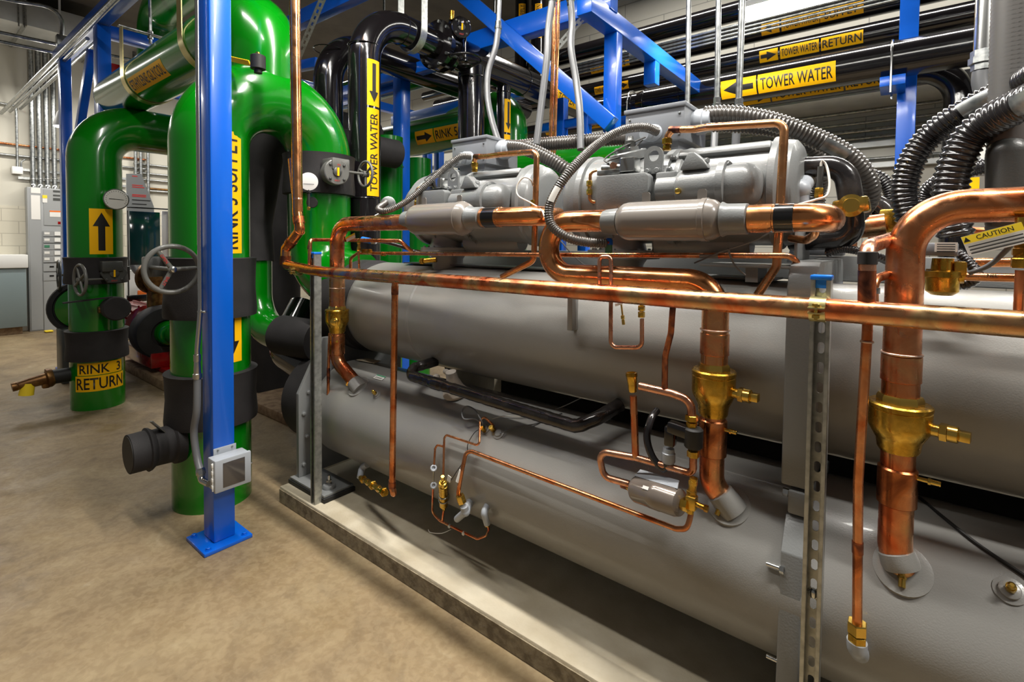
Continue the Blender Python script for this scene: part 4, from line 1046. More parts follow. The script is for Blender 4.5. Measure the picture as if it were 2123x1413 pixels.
# flange pair and tees
fy = A(915, 85, X=BXp).y
MB().lathe((BXp, fy-.08, BZ), Y_, [(0, .14), (.01, .20), (.05, .20), (.055, .17), (.11, .17), (.115, .20), (.15, .20), (.16, .14)], 40).build('flange', 'black_pipe', tw)
for k in range(10):
    a = 2*pi*k/10; q = Vector((BXp+.18*cos(a), fy-.09, BZ+.18*sin(a)))
    MB().cyl(q, q+Y_*.19, .012, 8).build('flange_bolt', 'steel', tw)
tk_ = thing('black_pipe', 'thick black branch pipe dropping behind the far terminal box', 'pipe', (BXp, 3.36, 1.9))
MB().tube([(BXp, 3.36, 1.6), (BXp, 3.36, BZ)], .120, 0, 36).torus((BXp, 3.36, BZ-.16), Z_, .121, .006).build('branch', 'black_pipe', tk_)
tk2 = thing('black_pipe', 'thinner black branch pipe with a down arrow label behind the far terminal box', 'pipe', (BXp, 3.82, 1.9))
MB().cyl((BXp, 3.82, 1.6), (BXp, 3.82, BZ), .068, 28).torus((BXp, 3.82, BZ-.18), Z_, .069, .005).build('branch', 'black_pipe', tk2)
za, zb = A(1045, 202, X=BXp+.068).z, A(1045, 272, X=BXp+.068).z
sticker(tk2, (BXp, 3.82, (za+zb)/2), Z_, (1, -.1, 0), .068, za-zb, .09, None, arrow=-1)
sticker(tk2, (BXp, 3.82, zb-.1), Z_, (1, -.1, 0), .068, .16, .09, None)
c = A(955, 58, X=BXp+.22)
t = gear_valve('dark gear operator on the black pipe run, round handwheel hanging below it', c, (1, -.5, -.1), (0, 0, -1), A(965, 122, X=BXp+.22), .13, .085, .010)
for ch in t.children:
    if ch.type == 'MESH' and ch.name.split('.')[0] in ('handwheel', 'shaft', 'gearbox'): ch.data.materials[0] = MATS['black_pipe']
tag(MB().cyl(c+Vector((-.05, -.05, .06)), c+Vector((-.05, -.05, .13)), .02, 10).build('vent_plug', 'brass', t), 'brass vent plug')
bk = thing('black_pipe', 'second black drop pipe, left of the one marked TOWER WATER', 'pipe', (-3.76, 2.32, .3))
MB().tube([(-3.76, 2.32, .3), (-3.76, 2.32, BZ), (-3.76, 5.0, BZ)], .115, .33, 40, 5).torus((-3.76, 2.32, A(680, 104, Y=2.32).z), Z_, .115, .0045, 48, 8).build('drop', 'black_pipe', bk)
# strap hanger on the black run
y = A(855, 60, X=BXp).y; r = .14
t = thing('pipe_hanger', 'grey strap hanger around the top of the black tower water pipe', 'hanger', (BXp, y, BZ))
pth = [Vector((BXp-r, y, BZ+.6)), Vector((BXp-r, y, BZ+.05))]+[Vector((BXp+r*cos(a), y, BZ+r*sin(a))) for a in [radians(v) for v in range(180, 361, 10)]]+[Vector((BXp+r, y, BZ+.05)), Vector((BXp+r, y, BZ+.6))]
MB().ring(pth, .06, .006, Y_).build('strap', 'strut_steel', t)
MB().box((BXp, y, BZ+.6), (.36, .05, .012)).cyl((BXp, y, BZ+.58), (BXp, y, BZ+1.0), .01, 10).build('rod', 'steel', t)
# parallel pipes along the back wall
WY, WR = 6.12, .112
def back_pipe(label, py, px, right_elbow=None):
    z = A(px, py, Y=WY).z
    t = thing('black_pipe', label, 'pipe', (-2, WY, z-WR))
    if right_elbow:
        xe = A(right_elbow, py, Y=WY).x
        MB().tube([(-6.5, WY, z), (xe, WY, z), (xe, WY, .5)], WR, .32, 36, 6).build('run', 'black_pipe', t)
    else: MB().cyl((-6.5, WY, z), (2.4, WY, z), WR, 36).build('run', 'black_pipe', t)
    return t, z
t, z = back_pipe('topmost black pipe along the back wall, unmarked', 52, 1420)
t, z = back_pipe('black pipe along the back wall marked TOWER WATER SUPPLY', 40, 1680)
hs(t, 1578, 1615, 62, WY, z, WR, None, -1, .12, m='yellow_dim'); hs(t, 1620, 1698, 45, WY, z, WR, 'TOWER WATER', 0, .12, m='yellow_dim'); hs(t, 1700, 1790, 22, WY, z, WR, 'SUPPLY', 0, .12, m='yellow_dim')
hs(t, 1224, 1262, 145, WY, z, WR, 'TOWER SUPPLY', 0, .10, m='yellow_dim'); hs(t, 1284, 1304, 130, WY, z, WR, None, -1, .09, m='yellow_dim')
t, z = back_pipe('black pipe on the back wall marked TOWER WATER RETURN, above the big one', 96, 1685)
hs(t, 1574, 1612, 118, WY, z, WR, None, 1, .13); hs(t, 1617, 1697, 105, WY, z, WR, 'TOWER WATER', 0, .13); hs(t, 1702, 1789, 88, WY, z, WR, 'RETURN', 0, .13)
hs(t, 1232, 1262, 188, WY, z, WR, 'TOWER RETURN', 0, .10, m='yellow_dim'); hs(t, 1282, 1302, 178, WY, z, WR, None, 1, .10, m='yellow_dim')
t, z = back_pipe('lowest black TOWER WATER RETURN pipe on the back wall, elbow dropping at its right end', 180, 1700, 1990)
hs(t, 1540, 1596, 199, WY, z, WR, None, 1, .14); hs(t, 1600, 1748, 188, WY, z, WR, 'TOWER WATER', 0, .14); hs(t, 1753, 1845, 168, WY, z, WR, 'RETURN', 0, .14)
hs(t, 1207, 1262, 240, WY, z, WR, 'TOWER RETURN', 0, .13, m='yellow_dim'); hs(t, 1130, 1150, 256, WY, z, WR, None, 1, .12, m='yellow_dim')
for px, tx, lab in ((1075, 'TOWER SUPPLY', 'black upright pipe marked TOWER SUPPLY behind the upper blue beam'), (1109, 'TOWER RETURN', 'black upright pipe marked TOWER RETURN behind the upper blue beam')):
    p = A(px, 60, Y=5.7)
    t = thing('black_pipe', lab, 'pipe', (p.x, 5.75, 3.3))
    MB().cyl((p.x, 5.78, 3.75), (p.x, 5.78, 5.2), .10, 28).build('run', 'black_pipe', t)
    za, zb = A(px, 8, Y=5.7).z, A(px, 82, Y=5.7).z
    sticker(t, (p.x, 5.78, (za+zb)/2), Z_, (CAM-p).normalized()*Vector((1, 1, 0)) , .10, (za-zb)*.95, .10, tx, .6, m='yellow_dim')
# U-bolt and bracket of the big pipe at the right post
p = A(1849, 120, Y=TY-.1)
t = thing('pipe_support', 'small blue bracket with steel U-bolt holding the big pipe to the right post', 'bracket', (p.x, TY, BZ-.16))
MB().b2((p.x-.08, TY-.12, BZ-.25), (p.x+.10, 5.775, BZ-.165), .004).build('bracket', 'blue', t)
MB().tube([Vector((p.x, TY-.165, BZ-.32))]+[Vector((p.x, TY+.164*cos(a), BZ+.164*sin(a))) for a in [radians(v) for v in range(180, -1, -12)]]+[Vector((p.x, TY+.165, BZ-.3))], .010, 0, 10).build('u_bolt', 'bright_steel', t)
p = A(1305, 200, Y=TY-.1)
t = thing('pipe_support', 'steel U-bolt over the big black pipe behind the near terminal box', 'bracket', (p.x, TY, BZ-.16))
MB().tube([Vector((p.x, TY-.165, BZ-.28))]+[Vector((p.x, TY+.164*cos(a), BZ+.164*sin(a))) for a in [radians(v) for v in range(180, -1, -12)]]+[Vector((p.x, TY+.165, BZ-.28))], .010, 0, 10).build('u_bolt', 'bright_steel', t)
MB().b2((p.x-.1, TY-.22, BZ-.26), (p.x+.1, TY+.2, BZ-.165), .004).build('bracket', 'blue', t)

# ================================================================== farther green pipes
t = thing('green_pipe', 'level green pipe marked RINK 5 behind the far terminal box', 'pipe', (-4.2, 3.95, 2.5))
z = A(900, 280, Y=3.95).z
MB().cyl((-7.0, 3.95, z), (A(975, 280, Y=3.95).x, 3.95, z), .20, 40).build('run', 'green_dark', t)
hs(t, 860, 897, 288, 3.95, z, .20, None, 1, .15, (0, -.95, -.3), 'yellow_dim'); hs(t, 899, 950, 282, 3.95, z, .20, 'RINK 5', 0, .15, (0, -.95, -.3), 'yellow_dim')
t = thing('green_pipe', 'bright green elbow peeking out right of the small arrowed black branch', 'pipe', A(1050, 330, Y=4.25))
e = A(1050, 226, Y=4.25)
MB().tube([e+Vector((-1.0, .3, 0)), e, e-Z_*2.2], .235, .27, 40, 6).build('elbow', 'green', t)
t = thing('green_pipe', 'level green pipe glimpsed between the two compressors', 'pipe', A(1130, 340, Y=3.6))
z = A(1130, 338, Y=3.6).z
MB().cyl((-3.2, 3.6, z), (-1.2, 3.6, z), .19, 36).build('run', 'green', t)
t = thing('green_tank', 'green round-ended cylinder with a red thermometer, right of the middle blue post', 'tank', A(850, 155, Y=3.9))
z = A(860, 155, Y=3.9).z; xr = A(888, 155, Y=3.9).x
MB().lathe((xr, 3.9, z), -X_, [(0, 0), (.01, .08), (.05, .14), (.10, .165), (1.8, .165)], 36).build('shell', 'green_dark', t)
MB().cyl((xr-.8, 3.9, z), (xr-.8, 3.9, 5.2), .014, 10).build('hanger_rod', 'steel', t)
tag(MB().cyl(A(882, 132, Y=3.72), A(881, 172, Y=3.72), .012, 10).build('thermometer', 'pink_red', t), 'red thermometer')
hs(t, 790, 818, 162, 3.9, z, .165, 'SNWMLT', 0, .12, (0, -.95, -.3), 'yellow_dim')
for px, yy, y0, y1, lab in ((806, 3.0, 285, 470, 'upright dark green pipe between the tower water drop and the blue post'), (868, 3.6, 330, 470, 'upright dark green pipe right of the middle blue post')):
    p = A(px, 380, Y=yy)
    t = thing('green_pipe', lab, 'pipe', (p.x, yy, 0))
    MB().cyl((p.x, yy, 0), (p.x, yy, A(px, y0, Y=yy).z), .13, 32).torus((p.x, yy, A(px, y0+60, Y=yy).z), Z_, .132, .008).build('pipe', 'green_dark', t)
t = thing('black_pipe', 'thin level black pipe below the green round-ended cylinder', 'pipe', A(930, 190, Y=4.9))
a, b = A(890, 198, Y=4.9), A(945, 183, Y=4.9)
MB().cyl(a-X_*.1, a+X_*1.6, .06, 24).build('run', 'black_pipe', t)
MB().cyl(a+X_*1.2, a+X_*1.2+Z_*(5.2-a.z), .012, 10).build('hanger_rod', 'steel', t)
# ================================================================== back wall duct, trim and conduits
zd = A(1668, 243, Y=6.95).z; yd = A(1668, 192, Z=zd).y
t = thing('wall_duct', 'wide grey rectangular duct along the back wall below the tower water pipes', 'duct', (0, 6.5, zd))
MB().b2((-2.1, max(yd, 6.25), zd), (3.2, 6.99, zd+.09), .004).build('duct', 'duct_metal', t)
for k, (py, r) in enumerate(((221, .018), (246, .016), (263, .024), (279, .018), (325, .016))):
    z = A(1860, py, Y=6.95).z
    o = MB().cyl((-11.2, 6.95, z), (3.2, 6.95, z), r, 14).build('wall_conduit', 'steel')
    tag(o, ('topmost', 'second from top', 'third and thickest', 'fourth from top', 'lowest')[k]+' horizontal steel conduit on the back wall', 'conduit', 'conduits along the back wall')
t = MB().b2((-2.2, 6.93, A(1860, 300, Y=6.95).z), (3.2, 6.99, A(1860, 288, Y=6.95).z)).build('trim_1', 'duct_metal'); t['kind'] = 'structure'
t = MB().b2((-2.2, 6.90, A(1860, 345, Y=6.95).z), (3.2, 6.99, A(1860, 335, Y=6.95).z)).build('trim_2', 'duct_metal'); t['kind'] = 'structure'
# thin tubes in a bundle crossing in front of the back pipes
for k in range(4):
    yy = 4.9; z = A(1300, 108+k*7, Y=yy).z
    o = MB().cyl((-3.0, yy, z), (1.6, yy, z), .011, 10).build('tubing', 'steel')
    tag(o, ('uppermost', 'second', 'third', 'lowest')[k]+' thin steel tube of the bundle clamped behind the upper blue beam', 'tube', 'thin steel tubes in a bundle')
p = A(1310, 100, Y=4.86)
tag(MB().box(p, (.05, .03, .16)).bolt(p-Y_*.01, -Y_, .014).build('tube_clamp', 'strut_steel'), 'small steel strut clamp across the thin tube bundle', 'clamp')
# ceiling lamp
yl = 4.3; zl = A(1545, 32, Y=yl).z; xl_ = A(1543, 32, Y=yl).x
t = thing('strip_lamp', 'long glowing white fluorescent strip lamp at the top right', 'lamp', (xl_+1.0, yl, zl))
tag(MB().b2((xl_, yl-.06, zl-.04), (xl_+2.4, yl+.06, zl+.03), .02).build('diffuser', 'lamp', t), 'glowing white diffuser')
MB().b2((xl_-.03, yl-.075, zl+.031), (xl_+2.43, yl+.075, zl+.08), .006).build('housing', 'white', t)
# upright steel conduits behind the near terminal box
def emt(name, label, px, y0, y1, Y, r, m='steel', fit=True, flex=None):
    a, b = A(px[0], y0, Y=Y), A(px[1], y1, Y=Y)
    a = to_ceiling(b, a)
    t = thing(name, label, 'conduit', b)
    MB().cyl(a, b, r, 16).build('conduit', m, t)
    d = (b-a).normalized()
    if fit: tag(MB().lathe(b-d*.05, d, [(0, r), (.002, r*1.35), (.03, r*1.35), (.032, r*1.6), (.05, r*1.6), (.052, r*1.3), (.08, r*1.3)], 8).build('coupling', 'bright_steel', t), 'bright steel coupling')
    if flex:
        MB().sweep(resample(spline([b]+PY(*flex)), .02), r*1.25, 18).build('flexible_hose', 'conduit_grey', t)
    return t
emt('steel_conduit', 'upright steel conduit left of three behind the near terminal box', (1429, 1425), -60, 235, 2.9, .014, fit=False)
emt('steel_conduit', 'upright steel conduit, middle of three behind the near terminal box', (1491, 1486), -60, 222, 2.75, .014, flex=[(1483, 260, 2.7), (1480, 310, 2.65)])
emt('steel_conduit', 'upright steel conduit, right of three behind the near terminal box', (1541, 1531), -60, 226, 2.65, .0155, flex=[(1528, 260, 2.65), (1524, 310, 2.65)])
emt('steel_conduit', 'upright steel conduit and grey hose over the far terminal box', (1037, 1033), -60, 60, 2.55, .0155, flex=[(1027, 100, 2.52), (1012, 150, 2.48), (1011, 200, 2.45), (1020, 250, 2.4), (1033, 292, 2.35)])
emt('steel_conduit', 'plain grey hose hanging left of the two tall copper tubes', (1147, 1145), -60, 2, 2.35, .0155, flex=[(1137, 60, 2.33), (1134, 120, 2.30), (1122, 220, 2.26), (1112, 300, 2.22)])
emt('steel_conduit', 'ribbed grey hose hanging right of the two tall copper tubes', (1183, 1183), -60, 2, 2.45, .0155, flex=[(1186, 50, 2.45), (1184, 100, 2.42), (1195, 170, 2.4), (1202, 230, 2.35), (1204, 310, 2.3)])
for px, r, lab in ((1147.5, .012, 'left of two tall parallel copper tubes over the far compressor'), (1156, .010, 'right of two tall parallel copper tubes over the far compressor')):
    a, b = A(px+4, -60, Y=2.5), A(px-7, 330, Y=2.5)
    a = to_ceiling(b, a)
    tag(MB().cyl(a, b, r, 14).build('copper_tube', 'copper_clean'), lab, 'copper pipe', 'tall parallel copper tubes')
# slotted steel braces on the blue beams
def slot_brace(label, a, b, w=.042):
    d = (b-a); L = d.length; d.normalize(); n = (CAM-(a+b)/2).normalized(); s = d.cross(n).normalized(); n = s.cross(d)
    t = thing('slotted_brace', label, 'strut', a)
    M = Matrix((s, n, d)).transposed(); mb = MB()
    for q in (-1, 1): mb.box((a+b)/2+s*q*(w*.33), (w*.34, .004, L), M).box((a+b)/2+s*q*w*.5-n*.015, (.003, .03, L), M)
    k = 0
    while k*.06 < L: mb.box(a+d*(k*.06+.01), (w*.4, .004, .026), M); k += 1
    mb.build('channel', 'strut_steel', t)
    tag(MB().box(b, (w*.9, .012, .10), M).bolt(b+n*.006, n, .012).build('bracket', 'bright_steel', t), 'bright end bracket')
slot_brace('slotted steel brace slanting between the grey hoses and the upper blue beam', A(1152, 102, Y=3.2), A(1222, 22, Y=3.30))
slot_brace('slotted steel brace slanting up right of the tall copper riser', A(618, 120, Y=2.4), to_ceiling(A(618, 120, Y=2.4), A(668, 0, Y=2.4), 5.1), .05)
# rail behind the vessels
t = MB().b2((-2.5, 2.33, 1.37), (2.4, 2.42, 1.47), .004).build('frame_rail', 'casting_grey')
tag(t, 'long grey steel rail lying behind the upper vessel', 'rail')

# ================================================================== left wall
WX = -11.4
t = thing('electrical_panel', 'tall grey electrical panel against the left wall', 'electrical panel', (WX+.1, 2.0, 0))
fx0 = -11.21; z1 = 2.36
MB().b2((WX+.002, 1.53, .0), (fx0, 2.75, z1), .006).build('cabinet', 'panel_grey', t)
yA = A(88, 500, X=fx0).y; 
MB().b2((fx0, 1.55, .02), (fx0+.004, yA-.01, z1-.02)).build('trim_plate', 'panel_grey', t)
def on_panel(px0, py0, px1, py1, name, m, d=.012, par=None):
    a, b = A(px0, py0, X=fx0+d), A(px1, py1, X=fx0+d)
    return MB().b2((fx0+.0045, min(a.y, b.y), min(a.z, b.z)), (fx0+d, max(a.y, b.y), max(a.z, b.z))).build(name, m, par or t)
on_panel(90, 565, 150, 680, 'door', 'panel_grey', .010); on_panel(90, 392, 150, 468, 'door', 'panel_grey', .010)
for q in ((64, 388, 84, 401), (64, 404, 84, 455)): tag(on_panel(*q, 'paper_notice', 'label_white', .008), 'white paper notice')
w = on_panel(88, 404, 98, 420, 'warning_label', 'label_white', .014); tag(w, 'white warning label with yellow head')
on_panel(88, 404, 98, 411, 'header', 'tag_yellow', .016, w)
w = on_panel(103, 436, 129, 450, 'warning_label', 'label_white', .014); tag(w, 'white warning label with orange head')
on_panel(103, 436, 129, 440, 'header', 'orange', .016, w)
tag(on_panel(120, 459, 138, 465, 'red_plate', 'red_paint', .014), 'red name plate')
for q in ((110, 394, 137, 400), (110, 403, 137, 408), (110, 410, 137, 417), (113, 651, 140, 672)):
    tag(on_panel(*q, 'louvre', 'dark_grey', .013), 'dark vent slots')
for k, y in enumerate((478, 491, 505, 518, 531)):
    br_ = on_panel(90, y, 128, y+12, 'breaker', 'panel_grey', .02)
    a = A(92, y+3, X=fx0+.024); b = A(103, y+8, X=fx0+.024)
    tag(MB().b2((fx0+.02, a.y, b.z), (fx0+.024, b.y, a.z)).build('name_strip', 'label_white' if k != 2 else 'green_plastic', br_), 'white name strip' if k != 2 else 'green name strip')
    a = A(113, y+2, X=fx0+.024); b = A(125, y+10, X=fx0+.024)
    tag(MB().b2((fx0+.02, a.y, b.z), (fx0+.03, b.y, a.z)).build('toggle', 'white', br_), 'white toggle')
for y in (552, 571):
    w = on_panel(90, y-6, 138, y+9, 'breaker', 'panel_grey', .016)
    a, b = A(103, y-1, X=fx0+.02), A(112, y+2, X=fx0+.02)
    tag(MB().b2((fx0+.016, a.y, b.z), (fx0+.02, b.y, a.z)).build('name_strip', 'ink', w), 'dark name strip')
# low cabinet
cxf = -11.0
a, b = A(0, 556, X=cxf), A(57, 676, X=cxf)
t = thing('low_cabinet', 'low grey-green metal cabinet at the far left edge', 'cabinet', (WX+.2, 0, 0))
MB().b2((WX+.002, -2.4, b.z), (cxf, b.y, a.z), .006).build('body', 'cabinet_teal', t)
MB().b2((WX+.002, -2.4, a.z+.001), (cxf+.03, b.y+.02, A(0, 528, X=cxf).z), .01).build('top', 'white', t)
MB().b2((WX+.03, -2.4, 0), (cxf-.06, b.y-.05, b.z)).build('plinth', 'old_concrete', t)
# upright conduits over the panel
for k, px in enumerate((67, 82, 97, 112, 128)):
    p = A(px, 300, X=-11.33); d = A(px, 383, X=-11.33)
    t = thing('wall_conduit', ('first', 'second', 'third', 'fourth', 'fifth')[k]+' from left of five upright steel conduits rising from the electrical panel', 'conduit', (p.x, p.y, z1), 'upright conduits over the panel')
    MB().cyl((-11.33, p.y, z1+.002), (-11.33, p.y, 5.0), .032, 16).build('conduit', 'steel', t)
    zc = A(px, 371, X=-11.33).z
    MB().lathe((-11.33, p.y, z1+.002), Z_, [(0, .042), (.05, .042), (.06, .036)], 16).build('coupling', 'bright_steel', t)
    MB().torus((-11.33, p.y, zc), Z_, .034, .006, 20, 8).build('clamp', 'bright_steel', t)
for py0, nm, lab, m_, r in ((299, 'wall_pipe', 'thin copper pipe level along the left wall', 'copper', .016), (322, 'wall_pipe', 'grey conduit level along the left wall below the copper pipe', 'steel', .02)):
    a = A(30, py0, X=-11.37)
    tag(MB().cyl((-11.38, -2.5, a.z), (-11.38, 3.2, a.z), r, 12).build(nm, m_), lab, 'pipe')
for py, lab in ((372, 'lower'), (355, 'upper')):
    a = A(90, py, X=-11.36); tag(MB().b2((-11.39, 1.45, a.z-.02), (-11.367, 2.9, a.z+.02)).build('strut_rail', 'strut_steel'), lab+' steel strut rail behind the panel conduits', 'rail')
a, b = A(25, 344, X=-11.3), A(48, 361, X=-11.3)
t = thing('junction_box', 'small white junction box on the left wall', 'junction box', (-11.36, (a.y+b.y)/2, b.z))
MB().b2((-11.4, a.y, b.z), (-11.3, b.y, a.z), .006).build('box', 'white', t)
MB().tube([(-11.35, A(36, 340, X=-11.35).y, a.z), (-11.35, A(36, 340, X=-11.35).y, 3.66), (-11.35, -2.5, 3.68)], .018, .05, 12).build('conduit', 'steel', t)
MB().tube([(-11.35, A(44, 343, X=-11.35).y, a.z), (-11.35, A(44, 343, X=-11.35).y, a.z+.09), (-11.35, A(52, 330, X=-11.35).y, a.z+.13)], .012, .05, 10).build('whip', 'steel', t)
# duct along the top of the left wall
zu = A(0, 90, X=WX).z; xf = A(0, 38, Z=zu).x
t = thing('air_duct', 'pale rectangular air duct high along the left wall', 'duct', (-11, 0, zu))
MB().b2((WX+.002, -3.0, zu), (xf, 2.35, zu+.35), .006).build('duct', 'duct_metal', t)
for y in (A(38, 70, Z=zu).y, 2.3): MB().b2((WX+.003, y-.02, zu-.02), (xf+.02, y+.02, zu+.36)).build('flange', 'strut_steel', t)
for px in (40, 54):
    p = A(px, 45, Z=zu); tag(MB().cyl((xf+.02, p.y, zu-.05), (xf+.02, p.y, 5.2), .008, 8).build('hanger_rod', 'steel', t), 'thin hanger rod')
# conduits running along the first blue beam
for k, (q, z0_) in enumerate((((85, 152), 0), ((90, 166), 0), ((102, 172), 0))):
    yy = 1.27+(.0, .10, .22)[k]
    p = A(q[0], q[1], Y=yy)
    tag(MB().cyl((-11.35, yy, p.z), (-3.4 if k == 0 else -6.6, yy, p.z), .02 if k else .026, 12).build('overhead_conduit', 'steel'), ('steel conduit running overhead along the edge of the first blue beam', 'middle of three overhead conduits running to the left wall', 'lowest of three overhead conduits running to the left wall')[k], 'conduit')
t = thing('overhead_conduit', 'curved steel conduit dropping to a small box at the end of the first blue beam', 'conduit', A(128, 85, X=-7.9))
P = [A(-40, -12, X=-7.9), A(28, 2, X=-7.9), A(100, 15, X=-7.9), A(128, 42, X=-7.9), A(128, 78, X=-7.9)]
MB().sweep(resample(spline(P), .05), .02, 12).build('conduit', 'steel', t)
p = A(128, 86, X=-7.9); MB().box(p, (.1, .1, .13), None, .006).build('box', 'steel', t)
for k, (a, b) in enumerate((((-30, 61), (300, 130)), ((-30, 80), (108, 108)))):
    p0, p1 = A(*a, X=-8.1), A(*b, X=-8.1)
    tag(MB().cyl(p0, p1, .021, 12).build('cross_conduit', 'steel'), ('long', 'short')[k]+' steel conduit crossing level below the air duct', 'conduit')
# pendant spot lamp
p = A(128, 262, X=-8.9)
t = thing('pendant_lamp', 'small glowing pendant spot lamp left of the farthest blue post', 'lamp', p)
MB().lathe(p, Z_, [(0, .085), (.03, .085), (.18, .05), (.22, .02), (.23, .012), (5.2-p.z, .012)], 24).build('shade', 'white', t)
tag(MB().lathe(p-Z_*.012, Z_, [(0, 0), (.0, .07), (.01, .08)], 24).build('lens', 'lamp', t), 'glowing round lens')
pl_ = bpy.data.lights.new('pendant_bulb', 'POINT'); pl_.energy = 40; pl_.color = (1, .96, .9); pl_.shadow_soft_size = .07
po_ = bpy.data.objects.new('pendant_bulb', pl_); COL.objects.link(po_); po_.location = p-Z_*.10

# ================================================================== things glimpsed between the green pipes
bx = -9.6
P = [A(q[0], q[1], X=bx) for q in ((262, 360), (293, 360), (319, 428))]; P += [Vector((bx, P[2].y+.05, 0)), Vector((bx, P[0].y, 0))]
t = thing('cardboard_sheet', 'leaning grey sheet printed with red lines between the green pipes', 'cardboard', P[3])
MB().prism([(v.y, v.z) for v in P], (bx-.02, 0, 0), Y_, Z_, .02).build('sheet', 'casting_grey', t)
for y, x1_, m_ in ((365, 285, 'red_ink'), (384, 296, 'red_ink'), (388, 299, 'red_ink'), (404, 303, 'red_ink'), (407, 303, 'red_ink'), (415, 312, 'ink'), (423, 304, 'ink')):
    a, b = A(274, y, X=bx+.003), A(x1_, y, X=bx+.003)
    build_flat(lay(rect_bm(abs(b.y-a.y), .014), (a+b)/2, Y_, X_, None, 0), 'printed_line', m_, t)
bx = -8.8
t = thing('framed_screen', 'dark slotted-steel frame with teal sheet and white edge between the green pipes', 'screen', A(310, 600, X=bx))
def yz(px, py): v = A(px, py, X=bx); return v.y, v.z
def slab(a, b, d0, d1, name, m):
    (y0, z0), (y1, z1) = yz(*a), yz(*b)
    return MB().b2((bx+d0, min(y0, y1), min(z0, z1)), (bx+d1, max(y0, y1), max(z0, z1)), .004).build(name, m, t)
slab((262, 428), (363, 436), 0, .04, 'top_rail', 'black_pipe'); slab((353, 436), (362, 702), 0, .04, 'upright', 'black_pipe'); slab((262, 436), (268, 703), 0, .04, 'upright', 'black_pipe')
slab((262, 612), (350, 620), 0, .04, 'lower_rail', 'black_pipe')
tag(slab((268, 437), (333, 548), -.02, 0, 'sheet', 'teal_glass'), 'dark teal glossy sheet'); tag(slab((336, 437), (352, 560), -.03, -.005, 'side_panel', 'white'), 'white slotted side panel')
t = thing('white_cabinet', 'white cabinet with orange label and grey hose behind the big handwheel', 'cabinet', A(310, 650, X=-9.2))
bx = -9.2
tag(slab((262, 560), (350, 693), -.1, 0, 'body', 'white'), 'white body'); tag(slab((285, 602), (304, 612), 0, .01, 'label_plate', 'orange'), 'orange label')
MB().sweep(resample(spline([A(270, 540, X=-9.1), A(282, 562, X=-9.05), A(298, 572, X=-9.05), A(312, 570, X=-9.1)]), .03), .04, 14).build('hose', 'conduit_grey', t)
for k, px in enumerate((281, 292, 307)):
    p = A(px, 340, X=-11.33); tag(MB().cyl((-11.33, p.y, A(px, 420, X=-11.33).z), (-11.33, p.y, 5.0), .026, 12).build('wall_conduit', 'steel'), ('left', 'middle', 'right')[k]+' of three upright conduits on the wall seen between the green pipes', 'conduit')
for k, py in enumerate((344, 362, 375, 392, 397)):
    p = A(330, py, X=-11.36); tag(MB().cyl((-11.37, 3.0, p.z), (-11.37, 6.9, p.z), .02, 10).build('wall_pipe', ('steel', 'steel', 'steel', 'bronze', 'steel')[k]), ('topmost', 'second', 'third', 'brown fourth', 'lowest')[k]+' level pipe on the wall seen between the green pipes', 'pipe')
# red pump set on its own pad
px_ = -6.3
o = MB().b2((-7.6, 1.75, 0), (-5.75, 2.75, .10), .01).build('pump_pad', 'old_concrete'); tag(o, 'low concrete pad under the red pump', 'concrete pad')
o = MB().b2((-4.75, 2.05, 0), (-3.65, 2.9, .085), .01).build('pump_pad', 'old_concrete'); tag(o, 'low concrete pad seen right of the near green pipe', 'concrete pad')
c = A(340, 688, X=px_)
t = thing('pump', 'red motor pump on a red skid, large dark round casing, behind the two green pipes', 'pump', (px_-.4, c.y, .10))
MB().b2((px_-1.15, 1.85, .101), (px_+.35, 2.6, .155), .01).b2((px_-.9, c.y-.15, .155), (px_+.1, c.y+.15, c.z-.2), .01).build('skid', 'red_paint', t)
mc = A(300, 668, X=px_-.55)
m = MB().lathe((px_-1.05, mc.y, mc.z), X_, [(0, .12), (.02, .19), (.06, .21), (.62, .21), (.66, .17), (.68, .09), (.95, .09)], 32)
for k in range(16):
    a = 2*pi*k/16; m.box((px_-.7, mc.y+.215*cos(a), mc.z+.215*sin(a)), (.5, .02, .02), Matrix.Rotation(a, 3, 'X'))
m.build('motor', 'red_paint', t)
MB().lathe((px_-.18, c.y, c.z), X_, [(0, .2), (.02, .27), (.05, .285), (.24, .285), (.265, .27), (.275, .22), (.275, .145), (.25, .14)], 44).build('casing', 'foam', t)
tag(MB().lathe((px_+.0, c.y+.02, c.z), X_, [(0, .135), (.13, .13), (.20, .12), (.22, .1), (.5, .1)], 36).build('hub', 'green', t), 'green hub')
cc = A(322, 575, X=px_-.2)
t = thing('flange_valve', 'tan flanged valve half hidden behind the large grey handwheel', 'valve', cc)
MB().lathe(cc, Vector((.9, .3, 0)), [(-.09, .15), (-.06, .18), (-.02, .18), (-.01, .13), (.04, .13), (.05, .17), (.08, .17), (.09, .09), (.10, 0)], 32).cyl(cc-Z_*.1, Vector((cc.x, cc.y, c.z+.2)), .08, 20).build('body', 'bronze', t)
# loop of cord and a paper scrap on the floor
P = [A(q[0], q[1], Z=.006) for q in ((640, 792), (618, 800), (600, 812), (575, 812), (566, 806), (580, 797), (610, 792), (628, 790), (642, 788))]
tag(MB().sweep(resample(spline(P), .02), .006, 8).build('cord', 'wire_white'), 'loop of pale cord lying on the floor left of the pad', 'cord')
p = A(97, 685, Z=.01); tag(MB().box(p+Vector((.15, 0, .01)), (.14, .10, .02), None, .008).build('rag', 'tag_yellow'), 'small yellow rag at the foot of the electrical panel', 'rag')
